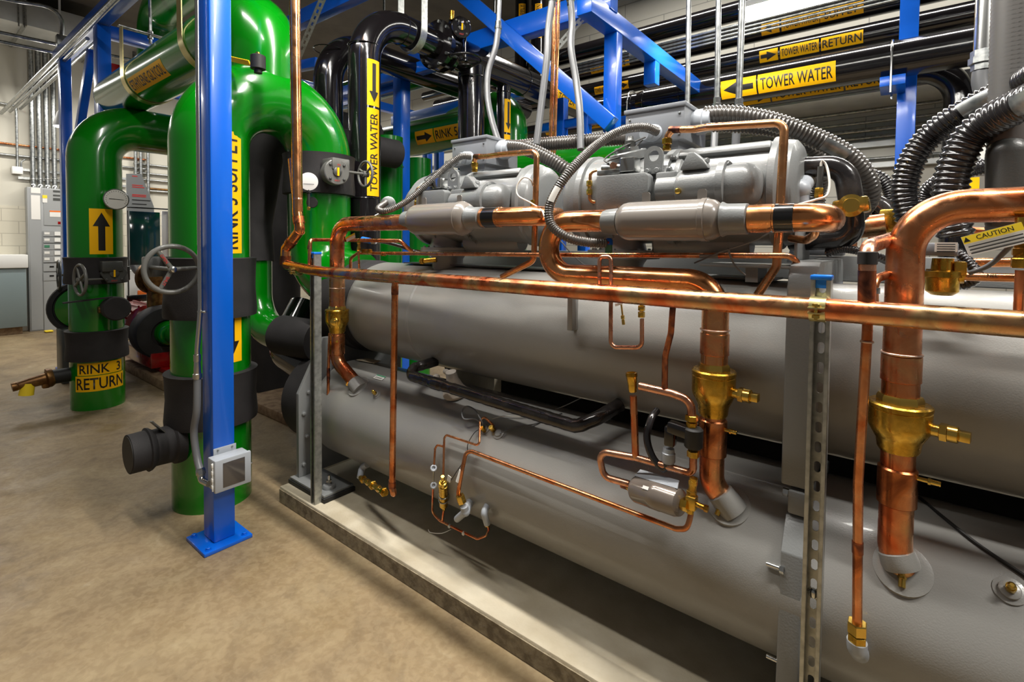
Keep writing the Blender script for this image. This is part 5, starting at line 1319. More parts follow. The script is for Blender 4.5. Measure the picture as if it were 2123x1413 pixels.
# ================================================================== small grey box on the foreground post, with its conduit
bx0, bx1 = -2.63, -2.535
a, b = A(447, 955, X=bx1), A(520, 1001, X=bx1)
y0, y1 = a.y, b.y; z1, z0 = A(447, 957, X=bx1).z, A(450, 1023, X=bx1).z
t = thing('control_box', 'small light grey box with a dark window on the foreground blue post', 'control box', (bx0, (y0+y1)/2, z0))
MB().b2((bx0+.001, y0, z0+.003), (bx1-.022, y1, z1-.003), .006).b2((bx0+.001, y0+.025, z1-.01), (bx0+.006, y1-.03, z1+.028), .002).build('body', 'pvc_grey', t)
lid = MB().b2((bx1-.021, y0-.004, z0-.002), (bx1, y1+.004, z1+.002), .007).build('door', 'pvc_grey', t)
tag(MB().b2((bx1+.0002, y0+.032, z0+.018), (bx1+.002, y1-.028, z1-.018), .001).build('window', 'screen', lid), 'dark window')
MB().cyl((bx1-.012, y1+.004, (z0+z1)/2+.01), (bx1-.012, y1+.012, (z0+z1)/2+.01), .006, 12).build('latch', 'bright_steel', lid)
hg = MB().b2((bx1-.024, y0-.009, z0+.008), (bx1-.016, y0-.003, z1-.012), .001)
for k in range(4): hg.b2((bx1-.026, y0-.011, z0+.02+k*.034), (bx1-.014, y0-.003, z0+.038+k*.034), .001)
hg.build('hinge', 'white', t)
for y in (y0+.045, y1-.05): tag(MB().bolt((bx0+.006, y, z1+.016), X_, .004).build('screw', 'steel', t), 'steel screw')
cy = .975; cx_ = -2.70
t = thing('post_conduit', 'steel conduit strapped down the foreground blue post, ending in a grey flexible hose', 'conduit', (cx_, cy, z0))
zA_, zB_ = A(421, 640, Y=cy).z, A(417, 765, Y=cy).z
MB().tube([(cx_-.005, cy, 4.2), (cx_+.0, cy, zA_), (cx_-.012, cy-.012, zB_+.10), (cx_-.014, cy-.012, zB_)], .0115, .08, 18).build('conduit', 'bright_steel', t)
c = Vector((cx_-.014, cy-.012, zB_))
tag(MB().lathe(c+Z_*.055, -Z_, [(-.02, .0125), (-.018, .016), (.015, .016), (.017, .0135), (.05, .0155), (.075, .0155), (.078, .020), (.098, .020), (.10, .016), (.115, .016)], 18).build('coupling', 'bright_steel', t), 'bright steel coupling')
P = [c-Z_*.05, A(408, 850, Y=.955), A(402, 895, Y=.952), A(408, 945, Y=.955), Vector((-2.665, .955, A(424, 985, Y=.955).z)), ]
MB().sweep(resample(spline(P), .012), .0165, 18).build('flexible_hose', 'conduit_grey', t)
e = P[-1]
tag(MB().lathe(e+Z_*.012, Vector((.3, .0, -1)), [(-.01, .018), (.0, .022), (.02, .022), (.022, .018), (.03, .018)], 8).tube([e-Z_*.012, e+Vector((.012, .0, -.035)), Vector((bx0+.03, y0-.006, e.z-.04))], .015, .02, 14).build('elbow_fitting', 'bright_steel', t), 'bright steel elbow fitting')
t = thing('conduit_strap', 'small steel strap holding the conduit to the foreground blue post', 'clamp', (cx_, cy, zA_))
MB().lathe((cx_, cy, zA_-.02), Z_, [(0, .0125), (.001, .015), (.009, .015), (.01, .0125)], 16).box((cx_+.022, cy+.01, zA_-.015), (.02, .012, .01), None, .001).build('strap', 'bright_steel', t)
tag(MB().bolt((cx_+.026, cy+.004, zA_-.015), -Y_, .005).build('screw', 'bright_steel', t), 'bright screw')

# ================================================================== small copper work on the lower vessel
def L3(*pts, g=.03): return [LV(p[0], p[1], p[2] if len(p) > 2 else g) for p in pts]
def nut(t, p, d, r=.012, h=.024, m='brass', name='nut', lab='brass nut'):
    return tag(MB().hexnut(p, d, r, h).build(name, m, t), lab)
# level sensing line with refrigerant sight glasses and a brass drier
t = thing('sensing_line', 'thin bent copper tube with brass cartridge and two grey sight rings on the lower vessel', 'copper tube', LV(930, 1080, .03))
P = L3((1024, 884, .012), (1020, 878, .03), (1003, 863, .045), (995, 872, .04), (994, 918, .03), (988, 922), (925, 901), (921, 908), (919, 990))
MB().tube(P, .0048, .014, 12).build('upper_tube', 'copper', t)
P2 = L3((919, 925, .03), (906, 922), (902, 930), (900, 962)); MB().tube(P2, .0045, .012, 12).build('branch_tube', 'copper', t)
Q = L3((918, 995), (920, 1050)); d = (Q[1]-Q[0]).normalized(); L_ = (Q[1]-Q[0]).length
db = MB().lathe(Q[0], d, [(0, .006), (.002, .011), (.012, .011), (.014, .017), (.035, .017), (.036, .0195), (L_-.012, .0195), (L_-.01, .012), (L_, .010)], 20)
tag(db.build('cartridge', 'brass', t), 'brass cartridge')
for f in (.55, .72): tag(MB().torus(Q[0]+d*L_*f, d, .0205, .003, 24, 8).build('band', 'steel', t), 'steel band')
nut(t, Q[1]+d*.012, d, .009, .02); nut(t, Q[0]-d*.012, d, .009, .026)
P = L3((898, 1008), (896, 1062), (912, 1079), (990, 1117), (1008, 1110), (1013, 1098), (1012, 1088, .02)); MB().tube(P, .005, .018, 12).build('lower_tube', 'copper_red', t)
P = L3((920, 1054), (917, 1080)); MB().tube([P[0], P[1]], .0048, 0, 12).build('drop_tube', 'copper_red', t)
for y in (970, 1006):
    p = LV(899, y, .034); n = (CAM-p).normalized()
    tag(MB().torus(p, n, .0105, .0045, 24, 10).cyl(p-n*.010, p-n*.002, .011, 18).build('sight_ring', 'pvc_grey', t), 'grey painted sight ring')
MB().tube(L3((899, 975, .028), (898, 1000, .028)), .0042, 0, 10).build('link_tube', 'steel', t)
for px, py in ((932, 1090), (961, 1105)):
    p = LV(px, py, .034); tag(MB().box(p, (.012, .012, .014), Matrix.Rotation(radians(20), 3, 'Y'), .002).build('marker', 'label_white', t), 'white marker band')
p = LV(1022, 890, .01); n = Ln(p); nut(t, p+n*.008, n, .012, .026)
p = LV(1004, 892, .006); n = Ln(p); nut(t, p+n*.010, n, .010, .03)
for px, py in ((1034, 898), (1005, 888)): boss(px, py, .017, .012)
# larger line from the angle valve to the filter drier
t = thing('oil_return_line', 'long slanting copper tube on the lower vessel, from grey angle valve to filter drier', 'copper tube', LV(1200, 1010, .05))
P = L3((952, 1040, .05), (950, 1020, .045), (958, 975, .04), (966, 938, .035), (978, 935, .03), (1402, 1096, .04), (1424, 1096, .05), (1430, 1076, .055), (1434, 1055, .06))
MB().tube(P, .0085, .028, 16).build('tube', 'copper', t)
tag(MB().tube(L3((949, 998, .0435), (957, 974, .0395)), .0092, 0, 14).build('paper_band', 'label_white', t), 'white paper band')
p, q = L3((953, 1025, .05), (961, 1050, .05)); d = (q-p).normalized()
tag(MB().hexnut(p.lerp(q, .35), d, .019, .036).build('nut', 'brass_bright', t), 'bright brass flare nut')
t = thing('angle_valve', 'grey painted angle valve at the lower left end of the slanting copper tube', 'valve', LV(960, 1060, .04))
a_, b_, c_ = LV(962, 1048, .05), LV(965, 1060, .05), LV(948, 1075, .055)
MB().cyl(a_, b_, .017, 16).cyl(LV(975, 1040, 0), b_, .017, 16).cyl(b_, c_, .015, 16).sphere(b_, .02).hexnut(c_, c_-b_, .012, .02).build('body', 'pvc_grey', t)
t = thing('grey_elbow', 'small grey elbow fitting with brass nut right of the angle valve', 'fitting', LV(1008, 1060, .02))
MB().tube([LV(1012, 1045, -.01), LV(1003, 1062, .03), LV(1010, 1085, .03)], .014, .015, 14).build('elbow', 'pvc_grey', t)
p = LV(1010, 1086, .03); nut(t, p, Vector((.1, -.2, -1)), .012, .018)
# thin capillary wires
for lab, pts, m_, r in (('dark loop of wire above the brass pressure fitting on the lower vessel', ((1004, 885, .01), (996, 868, .05), (985, 850, .06), (968, 842, .06), (958, 852, .05), (962, 868, .04), (985, 868, .03), (998, 878, .02)), 'conduit_grey', .0035),
                   ('thin grey wire hanging from the pressure fitting across the lower vessel face', ((1000, 888, .01), (985, 895, .02), (970, 920, .015), (968, 945, .01), (948, 975, .02), (935, 995, .03)), 'wire_dark', .002),
                   ('pale wire running right from the two brass fittings along the lower vessel', ((1020, 868, .02), (1045, 862, .01), (1100, 862, .006), (1160, 845, .004), (1210, 822, .004)), 'wire_white', .002),
                   ('second pale wire sagging right of the two brass fittings', ((1036, 898, .02), (1070, 885, .008), (1110, 878, .006), (1165, 856, .004)), 'conduit_grey', .003),
                   ('dark cable slanting down the lower vessel right of the right riser', ((1905, 1030, .004), (1960, 1075, .004), (2030, 1130, .004), (2135, 1200, .004)), 'rubber', .0045),
                   ('stray pale wire under the sensing tube on the pad', ((935, 1097, .03), (915, 1105, .03), (892, 1103, .04), (888, 1097, .05)), 'wire_white', .0015)):
    o = MB().sweep(resample(spline(L3(*pts)), .008), r, 8).build('wire', m_); tag(o, lab, 'wire')
p = LV(931, 992, .036); o = MB().box(p, (.02, .002, .026), Matrix.Rotation(.25, 3, 'Y')).build('paper_tag', 'label_white'); tag(o, 'small white paper tag hanging beside the brass cartridge', 'tag')
# thin left copper line with grey boss
t = thing('bleed_line', 'thin copper line down to a brass nut left of the left riser', 'copper tube', A(681, 880, Y=1.56))
P = [A(684, 690, Y=1.58), A(681, 760, Y=1.57), A(680, 868, Y=1.565)]
MB().tube(P, .0085, .2, 14).build('tube', 'copper', t)
MB().cyl(P[1].lerp(P[2], .02), P[1].lerp(P[2], .25), .0095, 14).build('joint', 'copper_burnt', t)
nut(t, P[2]-Z_*.012, Z_, .015, .036)
tag(MB().tube([P[2]-Z_*.03, P[2]-Z_*.058, P[2]+Vector((.02, .07, -.075))], .0155, .02, 14).build('boss', 'pvc_grey', t), 'grey painted boss')
# right copper feed with brass nut
t = thing('copper_feed_line', 'thin copper line from the main down to a brass nut between strut and right riser', 'copper tube', A(1777, 1330, Y=1.5))
P = [A(1800, 635, Y=1.42), A(1798, 690, Y=1.42), A(1779, 1000, Y=1.46), A(1777, 1300, Y=1.49)]
MB().tube(P, .0108, .25, 18).build('tube', 'copper', t)
MB().cyl(P[2].lerp(P[3], .40), P[2].lerp(P[3], .48), .0122, 18).build('joint', 'copper_burnt', t)
tag(MB().torus(P[1]+Z_*-.02, Z_, .011, .003, 18, 8).build('solder_blob', 'solder', t), 'pale solder blob')
d = (P[3]-P[2]).normalized()
nut(t, P[3]+d*.0, d, .022, .03, 'brass_bright'); nut(t, P[3]+d*.028, d, .021, .022, 'brass')
e = P[3]+d*.045
tag(MB().tube([P[3]+d*.035, e+d*.012, LV(1782, 1352, -.01)], .022, .02, 20).build('boss', 'pvc_grey', t), 'grey painted boss')
# pink copper stub joining the top of the main
t = thing('copper_branch', 'dull pink copper branch with dark joint rising from the main right of the slotted strut', 'copper pipe', A(1797, 620, Y=1.41))
P = [A(1797, 640, Y=1.405), A(1798, 512, Y=1.405), A(1866, 489, Y=1.80)]
MB().tube(P, .0175, .04, 24).build('pipe', 'copper_pink', t)
MB().cyl(P[0], P[0].lerp(P[1], .62), .0178, 24).build('sleeve', 'copper_burnt', t)
MB().lathe(A(1798, 548, Y=1.405), Z_, [(0, .0175), (.001, .0195), (.028, .0195), (.03, .0175)], 24).build('collar', 'rubber', t)
t = thing('thin_copper_bend', 'thin copper bend behind the dull pink branch', 'copper tube', A(1815, 600, Y=1.55))
MB().tube([A(1812, 640, Y=1.5), A(1810, 580, Y=1.5), A(1850, 565, Y=1.62)], .0105, .035, 16).build('tube', 'copper', t)
tag(MB().cyl(A(1812, 608, Y=1.5), A(1812, 596, Y=1.5), .0125, 16).build('band', 'steel', t), 'steel band')
# small U tube in front of the upper vessel
t = thing('trap_tube', 'small pink copper U-tube hanging behind the main on the upper vessel', 'copper tube', A(1298, 720, Y=1.50))
Yq = 1.47
P = [A(q[0], q[1], Y=Yq) for q in ((1243, 590), (1243, 532), (1267, 532), (1266, 720), (1331, 720), (1331, 660))]
MB().tube(P, .0068, [.014, .014, .022, .022], 14).build('tube', 'copper_pink', t)
q = A(1330, 645, Y=Yq); nut(t, q+Z_*-.01, Z_, .0105, .018); nut(t, q+Z_*.010, Z_, .0105, .016); tag(MB().cyl(q, q+Z_*.05, .006, 12).build('stem', 'brass', t), 'brass stem')
t = thing('needle_fitting', 'tiny brass needle fitting inside the small copper U-tube', 'fitting', A(1292, 672, Y=1.5))
a_, b_ = A(1288, 630, Y=1.5), A(1292, 665, Y=1.5); d = (b_-a_).normalized()
MB().cyl(a_, b_, .003, 10).hexnut(b_-d*.012, d, .006, .012).cyl(b_-d*.004, b_+d*.012, .0052, 10).build('needle', 'brass_bright', t)
o = MB().prism([(-.014, -.004), (.012, .005), (.010, .012), (-.016, .004)], A(1284, 633, Y=1.495), X_, Z_, .001).build('paper_tag', 'label_white'); tag(o, 'small white tag behind the main by the needle fitting', 'tag')
# green and red cap sensor at the end of the flexible cable
c = A(1262, 512, Y=1.62)
t = thing('float_switch', 'small green cylinder with blue and red cap at the end of the ribbed cable', 'sensor', c)
MB().cyl(c-Z_*.022, c+Z_*.008, .013, 18).build('body', 'green_plastic', t)
tag(MB().lathe(c+Z_*.008, Z_, [(0, .015), (.018, .014), (.024, .009), (.0245, 0)], 18).build('cap', 'blue', t), 'dark blue cap')
tag(MB().sphere(c+Vector((.004, -.014, .016)), .005).build('button', 'red_paint', t), 'red button')
# tee, solenoid and filter drier group by the middle riser
YT = 1.50
t = thing('drier_loop', 'copper loop with brass tee and nuts around the filter drier, left of the middle riser', 'copper tube', A(1320, 940, Y=YT))
D_ = lambda *p: A(p[0], p[1], Y=p[2] if len(p) > 2 else YT)
MB().tube([D_(1326, 800), D_(1392, 815), D_(1432, 830), D_(1434, 862)], .0125, .035, 16).build('upper_tube', 'copper_pink', t)
MB().tube([D_(1313, 820), D_(1318, 948)], .0115, 0, 16).build('drop_tube', 'copper_red', t)
MB().tube([D_(1305, 1003), D_(1252, 988), D_(1240, 934), D_(1318, 948), D_(1437, 982), D_(1437, 935)], .0112, [.03, .032, .1, .02], 16).build('lower_tube', 'copper_pink', t)
tag(MB().tube([D_(1395, 635, 1.52), D_(1391, 690, 1.52), D_(1379, 738, 1.51), D_(1378, 806)], .0095, .08, 14).build('dark_tube', 'copper_burnt', t), 'dark brown tube')
p = D_(1312, 812); q = D_(1309, 772); d = (q-p).normalized(); L_ = (q-p).length
tag(MB().lathe(p, d, [(0, .012), (.002, .0135), (L_*.35, .0145), (L_*.8, .0175), (L_*.82, .0185), (L_, .0185), (L_+.001, .015), (L_-.006, .014), (L_-.006, 0)], 22).build('tee', 'brass', t), 'brass tee cup')
nut(t, D_(1434, 866), Z_, .019, .018); nut(t, D_(1434, 880), Z_, .016, .016); nut(t, D_(1437, 940), Z_, .018, .02)
t = thing('solenoid_valve', 'black solenoid valve with grey cable nut between the drier loop and middle riser', 'valve', D_(1437, 930))
c = D_(1438, 905)
MB().lathe(c-Z_*.032, Z_, [(0, .024), (.004, .027), (.055, .027), (.06, .022), (.062, 0)], 24).build('coil', 'rubber', t)
h0 = D_(1390, 900)
MB().box((h0+c)/2+Z_*.016, ((c-h0).length+.012, .036, .034), Matrix.Rotation(.12, 3, 'Y'), .005).box(h0-Z_*.004, (.032, .034, .062), None, .007).build('housing', 'black_pipe', t)
p = D_(1386, 942)
tag(MB().lathe(p+Z_*.02, -Z_, [(0, .017), (.012, .018), (.014, .0205), (.04, .0205), (.045, .018)], 10).build('cable_nut', 'pvc_grey', t), 'light grey cable nut')
MB().sweep(resample(spline([p-Z_*.012, D_(1376, 972), D_(1352, 945, 1.50), D_(1341, 905, 1.51), D_(1350, 868, 1.54), D_(1362, 850, 1.58)]), .01), .0115, 14).build('cable', 'flex_black', t)
YD = 1.475
a_, b_ = A(1318, 1012, Y=YD+.03), A(1410, 1042, Y=YD-.01); d = (b_-a_).normalized(); L_ = (b_-a_).length
t = thing('filter_drier', 'short brown-grey steel drum filter slung from a white bracket by the middle riser', 'filter', (a_+b_)/2)
rd = .042
MB().lathe(a_, d, [(-.012, 0), (-.012, .012), (-.008, rd-.012), (.0, rd-.004), (.012, rd), (L_*.40, rd), (L_*.41, rd+.001), (L_*.6, rd+.001), (L_*.61, rd), (L_-.012, rd), (L_, rd-.004), (L_+.006, rd-.014), (L_+.008, 0)], 40).build('drum', 'muffler_grey', t).data.materials[0] = MATS['drum_brown']
m = (a_+b_)/2
n = (CAM-m).normalized(); u = d; w = n.cross(u)
tag(MB().prism([(-.085, 0), (.075, 0), (.07, .03), (-.075, .03)], m+Z_*.040-Y_*.004, u, (Z_*.45+Y_*.9), .004).bolt(m-d*.03+Z_*.044+Y_*.01, Vector((0, -.6, .8)), .006).bolt(m+d*.04+Z_*.044+Y_*.01, Vector((0, -.6, .8)), .006).build('bracket', 'pvc_grey', t), 'pale painted bracket with two bolts')
sticker(t, m-d*.015+Vector((0, 0, 0)), u, Vector((0, -.75, .66)), rd+.001, .022, .010, None, m='label_white', name='label_plate', label='small white label')
nut(t, a_-d*.018, d, .017, .02, 'brass'); tag(MB().cyl(a_-d*.055, a_-d*.02, .0135, 14).build('joint', 'copper_burnt', t), 'dark copper joint')
nut(t, b_+d*.018, d, .019, .022, 'brass')
vq = A(1434, 1040, Y=YD-.005)
tag(MB().cyl(A(1438, 990, Y=YD), A(1430, 1062, Y=YD), .0115, 16).hexnut(A(1437, 1000, Y=YD), Z_, .013, .014).hexnut(A(1434, 1022, Y=YD), Z_, .015, .018).box(vq, (.03, .03, .04), None, .004).cyl(vq, vq+Vector((.05, -.012, .0)), .008, 12).hexnut(vq+Vector((.045, -.011, 0)), X_, .010, .012).build('valve', 'brass', t), 'brass service valve')
# brass plugs on bosses
for px, py in ((781, 818), (2093, 1224)):
    p, n = boss(px, py, .016 if px < 1000 else .020, .016)
    tag(MB().cyl(p-n*.002, p+n*.012, .010, 14).lathe(p+n*.008, n, [(0, .0085), (.014, .0075), (.017, .004)], 12).build('brass_plug', 'brass_bright', lo), 'brass plug')
# black taped pipe between the vessels
t = thing('insulated_pipe', 'black tape-wrapped pipe lying level in the gap between the two vessels', 'pipe', A(1020, 820, Y=1.62))
Yp = 1.61
P = [A(905, 748, Y=1.78), A(858, 762, Y=1.66), A(850, 778, Y=Yp), A(1195, 884, Y=Yp), A(1240, 866, Y=1.66), A(1285, 838, Y=1.76)]
pa = fillet(P, [.03, .05, .05, .05])
pa = resample(pa, .012); random.seed(3)
MB().sweep(pa, [.0255+random.uniform(-.0012, .0012)+(.003 if 28 < i < 34 else 0) for i in range(len(pa))], 20).build('wrap', 'insul_black', t)
c = A(945, 800, Y=1.68)
t = thing('putty_cone', 'pale lumpy sealant cone around a nozzle behind the taped pipe', 'sealant', c)
MB().lathe(A(945, 795, Y=1.72)-Z_*.05, Vector((0, -.3, 1)), [(0, .06), (.01, .062), (.04, .045), (.08, .03), (.12, .026), (.13, 0)], 20).sphere(A(905, 782, Y=1.72), .018).sphere(A(925, 770, Y=1.75), .014, 1.4).build('cone', 'putty', t)
p = LV(787, 782, .002); n = Ln(p); s_ = n.cross(X_)
t = thing('adhesive_label', 'small white label with green head stuck on top of the lower vessel', 'label', p)
build_flat(lay(rect_bm(.075, .034), p, X_, n, None, .001), 'paper', 'label_white', t)
build_flat(lay(rect_bm(.075, .010), p, X_, n, None, .0018, off=(0, .011)), 'header', 'green_plastic', t)
for k in range(2): build_flat(lay(rect_bm(.06, .003), p, X_, n, None, .0018, off=(0, -.002-.007*k)), 'printed_line', 'ink', t)
p = LV(765, 748, .006); n = Ln(p)
o = MB().prism([(-.07, -.04), (.08, -.02), (.05, .05), (-.06, .03)], p, X_, n.cross(X_), .004).build('card_scrap', 'pad_concrete'); tag(o, 'brown card scrap lying on top of the lower vessel left end', 'card')
o = MB().b2((A(985, 780, Y=2.1).x-.16, 2.08, .60), (A(985, 780, Y=2.1).x+.16, 2.14, A(985, 765, Y=2.1).z)).build('board_scrap', 'pad_concrete'); tag(o, 'pale board visible in the gap behind the taped pipe', 'board')

# ================================================================== ribbed flexible conduits
def flex(name, label, pts, r, m, pitch=None, k=10, ends=True, lab_at=None):
    """pts (px,py,Y)"""
    pitch = pitch or max(r*.40, .0085)
    W_ = PY(*pts)
    if pts[0][0] > 2123: d_ = W_[0]-W_[1]; W_ = [W_[0]+d_*4+Z_*.35, W_[0]+d_*2.4+Z_*.12, W_[0]+d_*1.1+Z_*.02]+W_      # carries on past the edge of the photo
    P = resample(spline(W_, k), pitch/5)
    rr = [r*(1+.085*cos(2*pi*i/5)) for i in range(len(P))]
    t = thing(name, label, 'conduit', P[-1])
    MB().sweep(P, rr, 18).build('hose', m, t, smooth=89)
    if lab_at is not None:
        for (f0, f1, mm) in lab_at:
            i0, i1 = int(f0*len(P)), int(f1*len(P))
            pc = P[(i0+i1)//2]; n = (CAM-pc).normalized(); u = (P[i1]-P[i0]).normalized()
            mb = MB(); rows = []
            for i in range(i0, i1+1, 3):
                ui = (P[min(i+5, len(P)-1)]-P[i-5]).normalized(); ni = (CAM-P[i]).normalized(); ni = (ni-ui*ni.dot(ui)).normalized(); wi = ni.cross(ui)
                rows.append([mb.bm.verts.new(P[i]+(ni*cos(a)+wi*sin(a))*r*1.16) for a in [radians(v) for v in (-40, -26, -12, 2, 16, 30)]])
            for a_, b_ in zip(rows, rows[1:]):
                for j in range(5): mb.bm.faces.new((a_[j], a_[j+1], b_[j+1], b_[j]))
            tag(mb.build('tape_label', mm, t), 'pale wrapped label')
    return t
flex('ribbed_conduit', 'thick dark ribbed conduit arching right from the near terminal box, upper of two', [(1462, 240, 2.12), (1520, 238, 2.12), (1600, 252, 2.15), (1680, 282, 2.20), (1750, 318, 2.25), (1792, 362, 2.3), (1802, 405, 2.35), (1780, 440, 2.4), (1740, 490, 2.45), (1715, 520, 2.5)], .036, 'flex_grey', lab_at=[(.43, .52, 'steel')])
flex('ribbed_conduit', 'thick dark ribbed conduit just under the upper one from the near terminal box', [(1460, 255, 2.22), (1540, 258, 2.25), (1620, 268, 2.32), (1670, 290, 2.38), (1700, 325, 2.42), (1700, 360, 2.45), (1692, 400, 2.5), (1690, 460, 2.5)], .036, 'flex_grey')
flex('ribbed_conduit', 'ribbed conduit slanting from the far terminal box down behind the near compressor', [(1052, 304, 2.12), (1090, 308, 2.12), (1140, 330, 2.15), (1180, 355, 2.2), (1215, 372, 2.3), (1260, 390, 2.35)], .036, 'flex_grey')
flex('ribbed_conduit', 'level ribbed conduit passing behind between the two terminal boxes', [(1060, 305, 2.26), (1110, 300, 2.3), (1190, 294, 2.35), (1260, 288, 2.4), (1330, 285, 2.45)], .036, 'flex_grey')
flex('ribbed_cable', 'thin ribbed cable looping from the near terminal box down to the green capped sensor', [(1362, 273, 1.92), (1335, 264, 1.86), (1290, 270, 1.78), (1240, 298, 1.68), (1190, 345, 1.55), (1155, 392, 1.50), (1138, 435, 1.48), (1146, 470, 1.48), (1180, 493, 1.5), (1220, 502, 1.55), (1256, 504, 1.60)], .0165, 'flex_grey', lab_at=[(.61, .67, 'label_white')])
flex('ribbed_cable', 'thin ribbed cable looping from the far terminal box to the left riser', [(975, 325, 1.95), (955, 325, 1.9), (925, 345, 1.84), (885, 382, 1.75), (850, 412, 1.68), (820, 430, 1.62), (795, 438, 1.58), (785, 432, 1.6), (800, 420, 1.68)], .0155, 'flex_grey')
flex('ribbed_cable', 'short thin ribbed cable lying over the far end of the upper vessel', [(782, 500, 1.74), (800, 502, 1.74), (830, 510, 1.76), (862, 522, 1.80), (885, 527, 1.84)], .0095, 'flex_black')
for k, (lab, pts, r, la) in enumerate((
    ('thick shiny black ribbed conduit sweeping in from the right edge, the upper one', [(2160, 148, 1.85), (2110, 180, 1.95), (2050, 205, 2.0), (1985, 240, 2.02), (1925, 285, 2.05), (1890, 335, 2.05), (1876, 385, 2.05), (1878, 420, 2.05), (1890, 470, 2.05)], .037, [(.60, .68, 'steel')]),
    ('thick shiny black ribbed conduit sweeping in from the right edge, the lower one', [(2160, 195, 1.80), (2110, 220, 1.85), (2050, 252, 1.9), (2010, 285, 1.92), (1985, 330, 1.92), (1972, 380, 1.92), (1968, 430, 1.92), (1982, 490, 1.92)], .042, [(.46, .55, 'steel')]),
    ('thinner black ribbed conduit behind the two thick ones at the right', [(2100, 334, 2.4), (2060, 340, 2.4), (2010, 352, 2.4), (1955, 372, 2.42), (1920, 400, 2.45), (1915, 440, 2.45)], .027, None),
    ('black ribbed conduit arching low behind the suction elbow, nearer the right post', [(1800, 362, 2.9), (1825, 370, 2.9), (1845, 395, 2.9), (1848, 430, 2.9), (1842, 470, 2.9)], .03, None),
    ('black ribbed conduit arching low behind the suction elbow, farther from the right post', [(1770, 372, 2.8), (1795, 382, 2.8), (1806, 405, 2.8), (1804, 440, 2.8), (1800, 480, 2.8)], .027, None),
    ('small black ribbed conduit lying behind the column top', [(1715, 525, 2.0), (1745, 516, 1.98), (1780, 520, 1.95), (1815, 530, 1.95), (1850, 545, 1.98)], .0125, None),
    ('black ribbed cable looping under the brass valve at the right', [(1985, 522, 1.78), (2010, 545, 1.76), (2026, 570, 1.74), (2005, 588, 1.74), (1965, 590, 1.76)], .0125, None))):
    flex('ribbed_conduit', lab, pts, r, 'flex_black', lab_at=la)
# big grey hose and twin steel conduits at the right edge
t = thing('grey_hose', 'broad grey ribbed hose hanging upright at the right edge', 'hose', A(2090, 420, Y=1.95))
P = resample([A(2092, 480, Y=1.95), A(2094, 330, Y=1.95), to_ceiling(A(2094, 330, Y=1.95), A(2108, -60, Y=1.95))], .006)
MB().sweep(P, [.050*(1+.02*cos(2*pi*i/2)) for i in range(len(P))], 24).build('hose', 'hose_grey', t)
tag(MB().sweep(resample([A(2091, 460, Y=1.93), A(2091, 318, Y=1.93)], .03), .048, 24).sphere(A(2091, 318, Y=1.93), .048).build('inner_sleeve', 'dark_grey', t), 'darker inner sleeve')
for k, (px, px2, yy) in enumerate(((2047, 2038, 3.1), (2072, 2062, 3.25))):
    t = thing('steel_conduit', ('left', 'right')[k]+' of two upright bright steel conduits beside the broad grey hose', 'conduit', A(px2, 130, Y=yy), 'bright conduits beside the grey hose')
    a, b = A(px, -60, Y=yy), A(px2, 132, Y=yy)
    a = to_ceiling(b, a)
    MB().cyl(a, b, .036, 20).build('conduit', 'bright_steel', t)
    d = (b-a).normalized()
    tag(MB().lathe(b-d*.06, d, [(0, .037), (.002, .045), (.03, .045), (.032, .052), (.06, .052), (.062, .042), (.09, .042)], 8).build('coupling', 'steel', t), 'dull steel coupling')
    MB().sweep(resample(spline([b, b-Z_*.1, b+Vector((.06, 0, -.25)), b+Vector((.25, 0, -.55))]), .02), .035, 18).build('hose', 'conduit_grey', t)

# ================================================================== suction line right of the near compressor
Ys = 1.98
t = thing('suction_line', 'black insulated suction elbow with a yellow valve, right of the near compressor', 'pipe', A(1740, 400, Y=Ys))
P = [A(1655, 348, Y=Ys), A(1752, 344, Y=Ys), A(1764, 415, Y=Ys)]
MB().tube(P, .036, .065, 28).build('elbow', 'insul_black', t)
MB().tube([A(1766, 440, Y=Ys), A(1770, 494, Y=Ys), A(1640, 500, Y=Ys+.05)], .034, .045, 28).build('lower_elbow', 'insul_black', t)
tag(MB().cyl(A(1632, 352, Y=Ys), A(1656, 352, Y=Ys), .042, 8).build('union', 'brass', t), 'brass union')
p = A(1766, 428, Y=Ys-.01); n = Vector((.1, -1, 0)).normalized()
tag(MB().box(p, (.098, .085, .05), Matrix.Rotation(-.15, 3, 'Y'), .008).lathe(p-Y_*.035, n, [(0, .036), (.014, .036), (.016, .030), (.018, .024), (.032, .022)], 24).build('valve', 'brass_bright', t), 'yellow brass valve')
t = thing('transducer', 'small upright sensor with brass base and pale looping wire by the suction elbow', 'sensor', A(1699, 400, Y=1.78))
p = A(1698, 400, Y=1.78); q = A(1702, 345, Y=1.78)
MB().cyl(p, q, .0085, 12).build('body', 'dark_grey', t); nut(t, p, q-p, .013, .03)
tag(MB().sweep(resample(spline([q, A(1704, 332, Y=1.78), A(1714, 345, Y=1.78), A(1720, 380, Y=1.76), A(1714, 405, Y=1.74), A(1690, 414, Y=1.70), A(1655, 424, Y=1.66)]), .01), .0035, 8).build('lead', 'wire_white', t), 'pale lead')
t = thing('grey_ball_elbow', 'grey round elbow hub by the suction line', 'fitting', A(1655, 395, Y=1.9))
MB().sphere(A(1658, 392, Y=1.9), .034).cyl(A(1658, 392, Y=1.9), A(1672, 375, Y=1.98), .028, 16).cyl(A(1660, 395, Y=1.9), A(1662, 420, Y=1.9), .022, 16).build('hub', 'pvc_grey', t)
t = thing('copper_bend', 'copper bend below the right copper outlet', 'copper pipe', A(1690, 480, Y=1.75))
MB().tube([A(1692, 455, Y=1.72), A(1690, 486, Y=1.75), A(1672, 498, Y=1.80), A(1640, 494, Y=1.85)], .0125, .03, 16).build('tube', 'copper_clean', t)
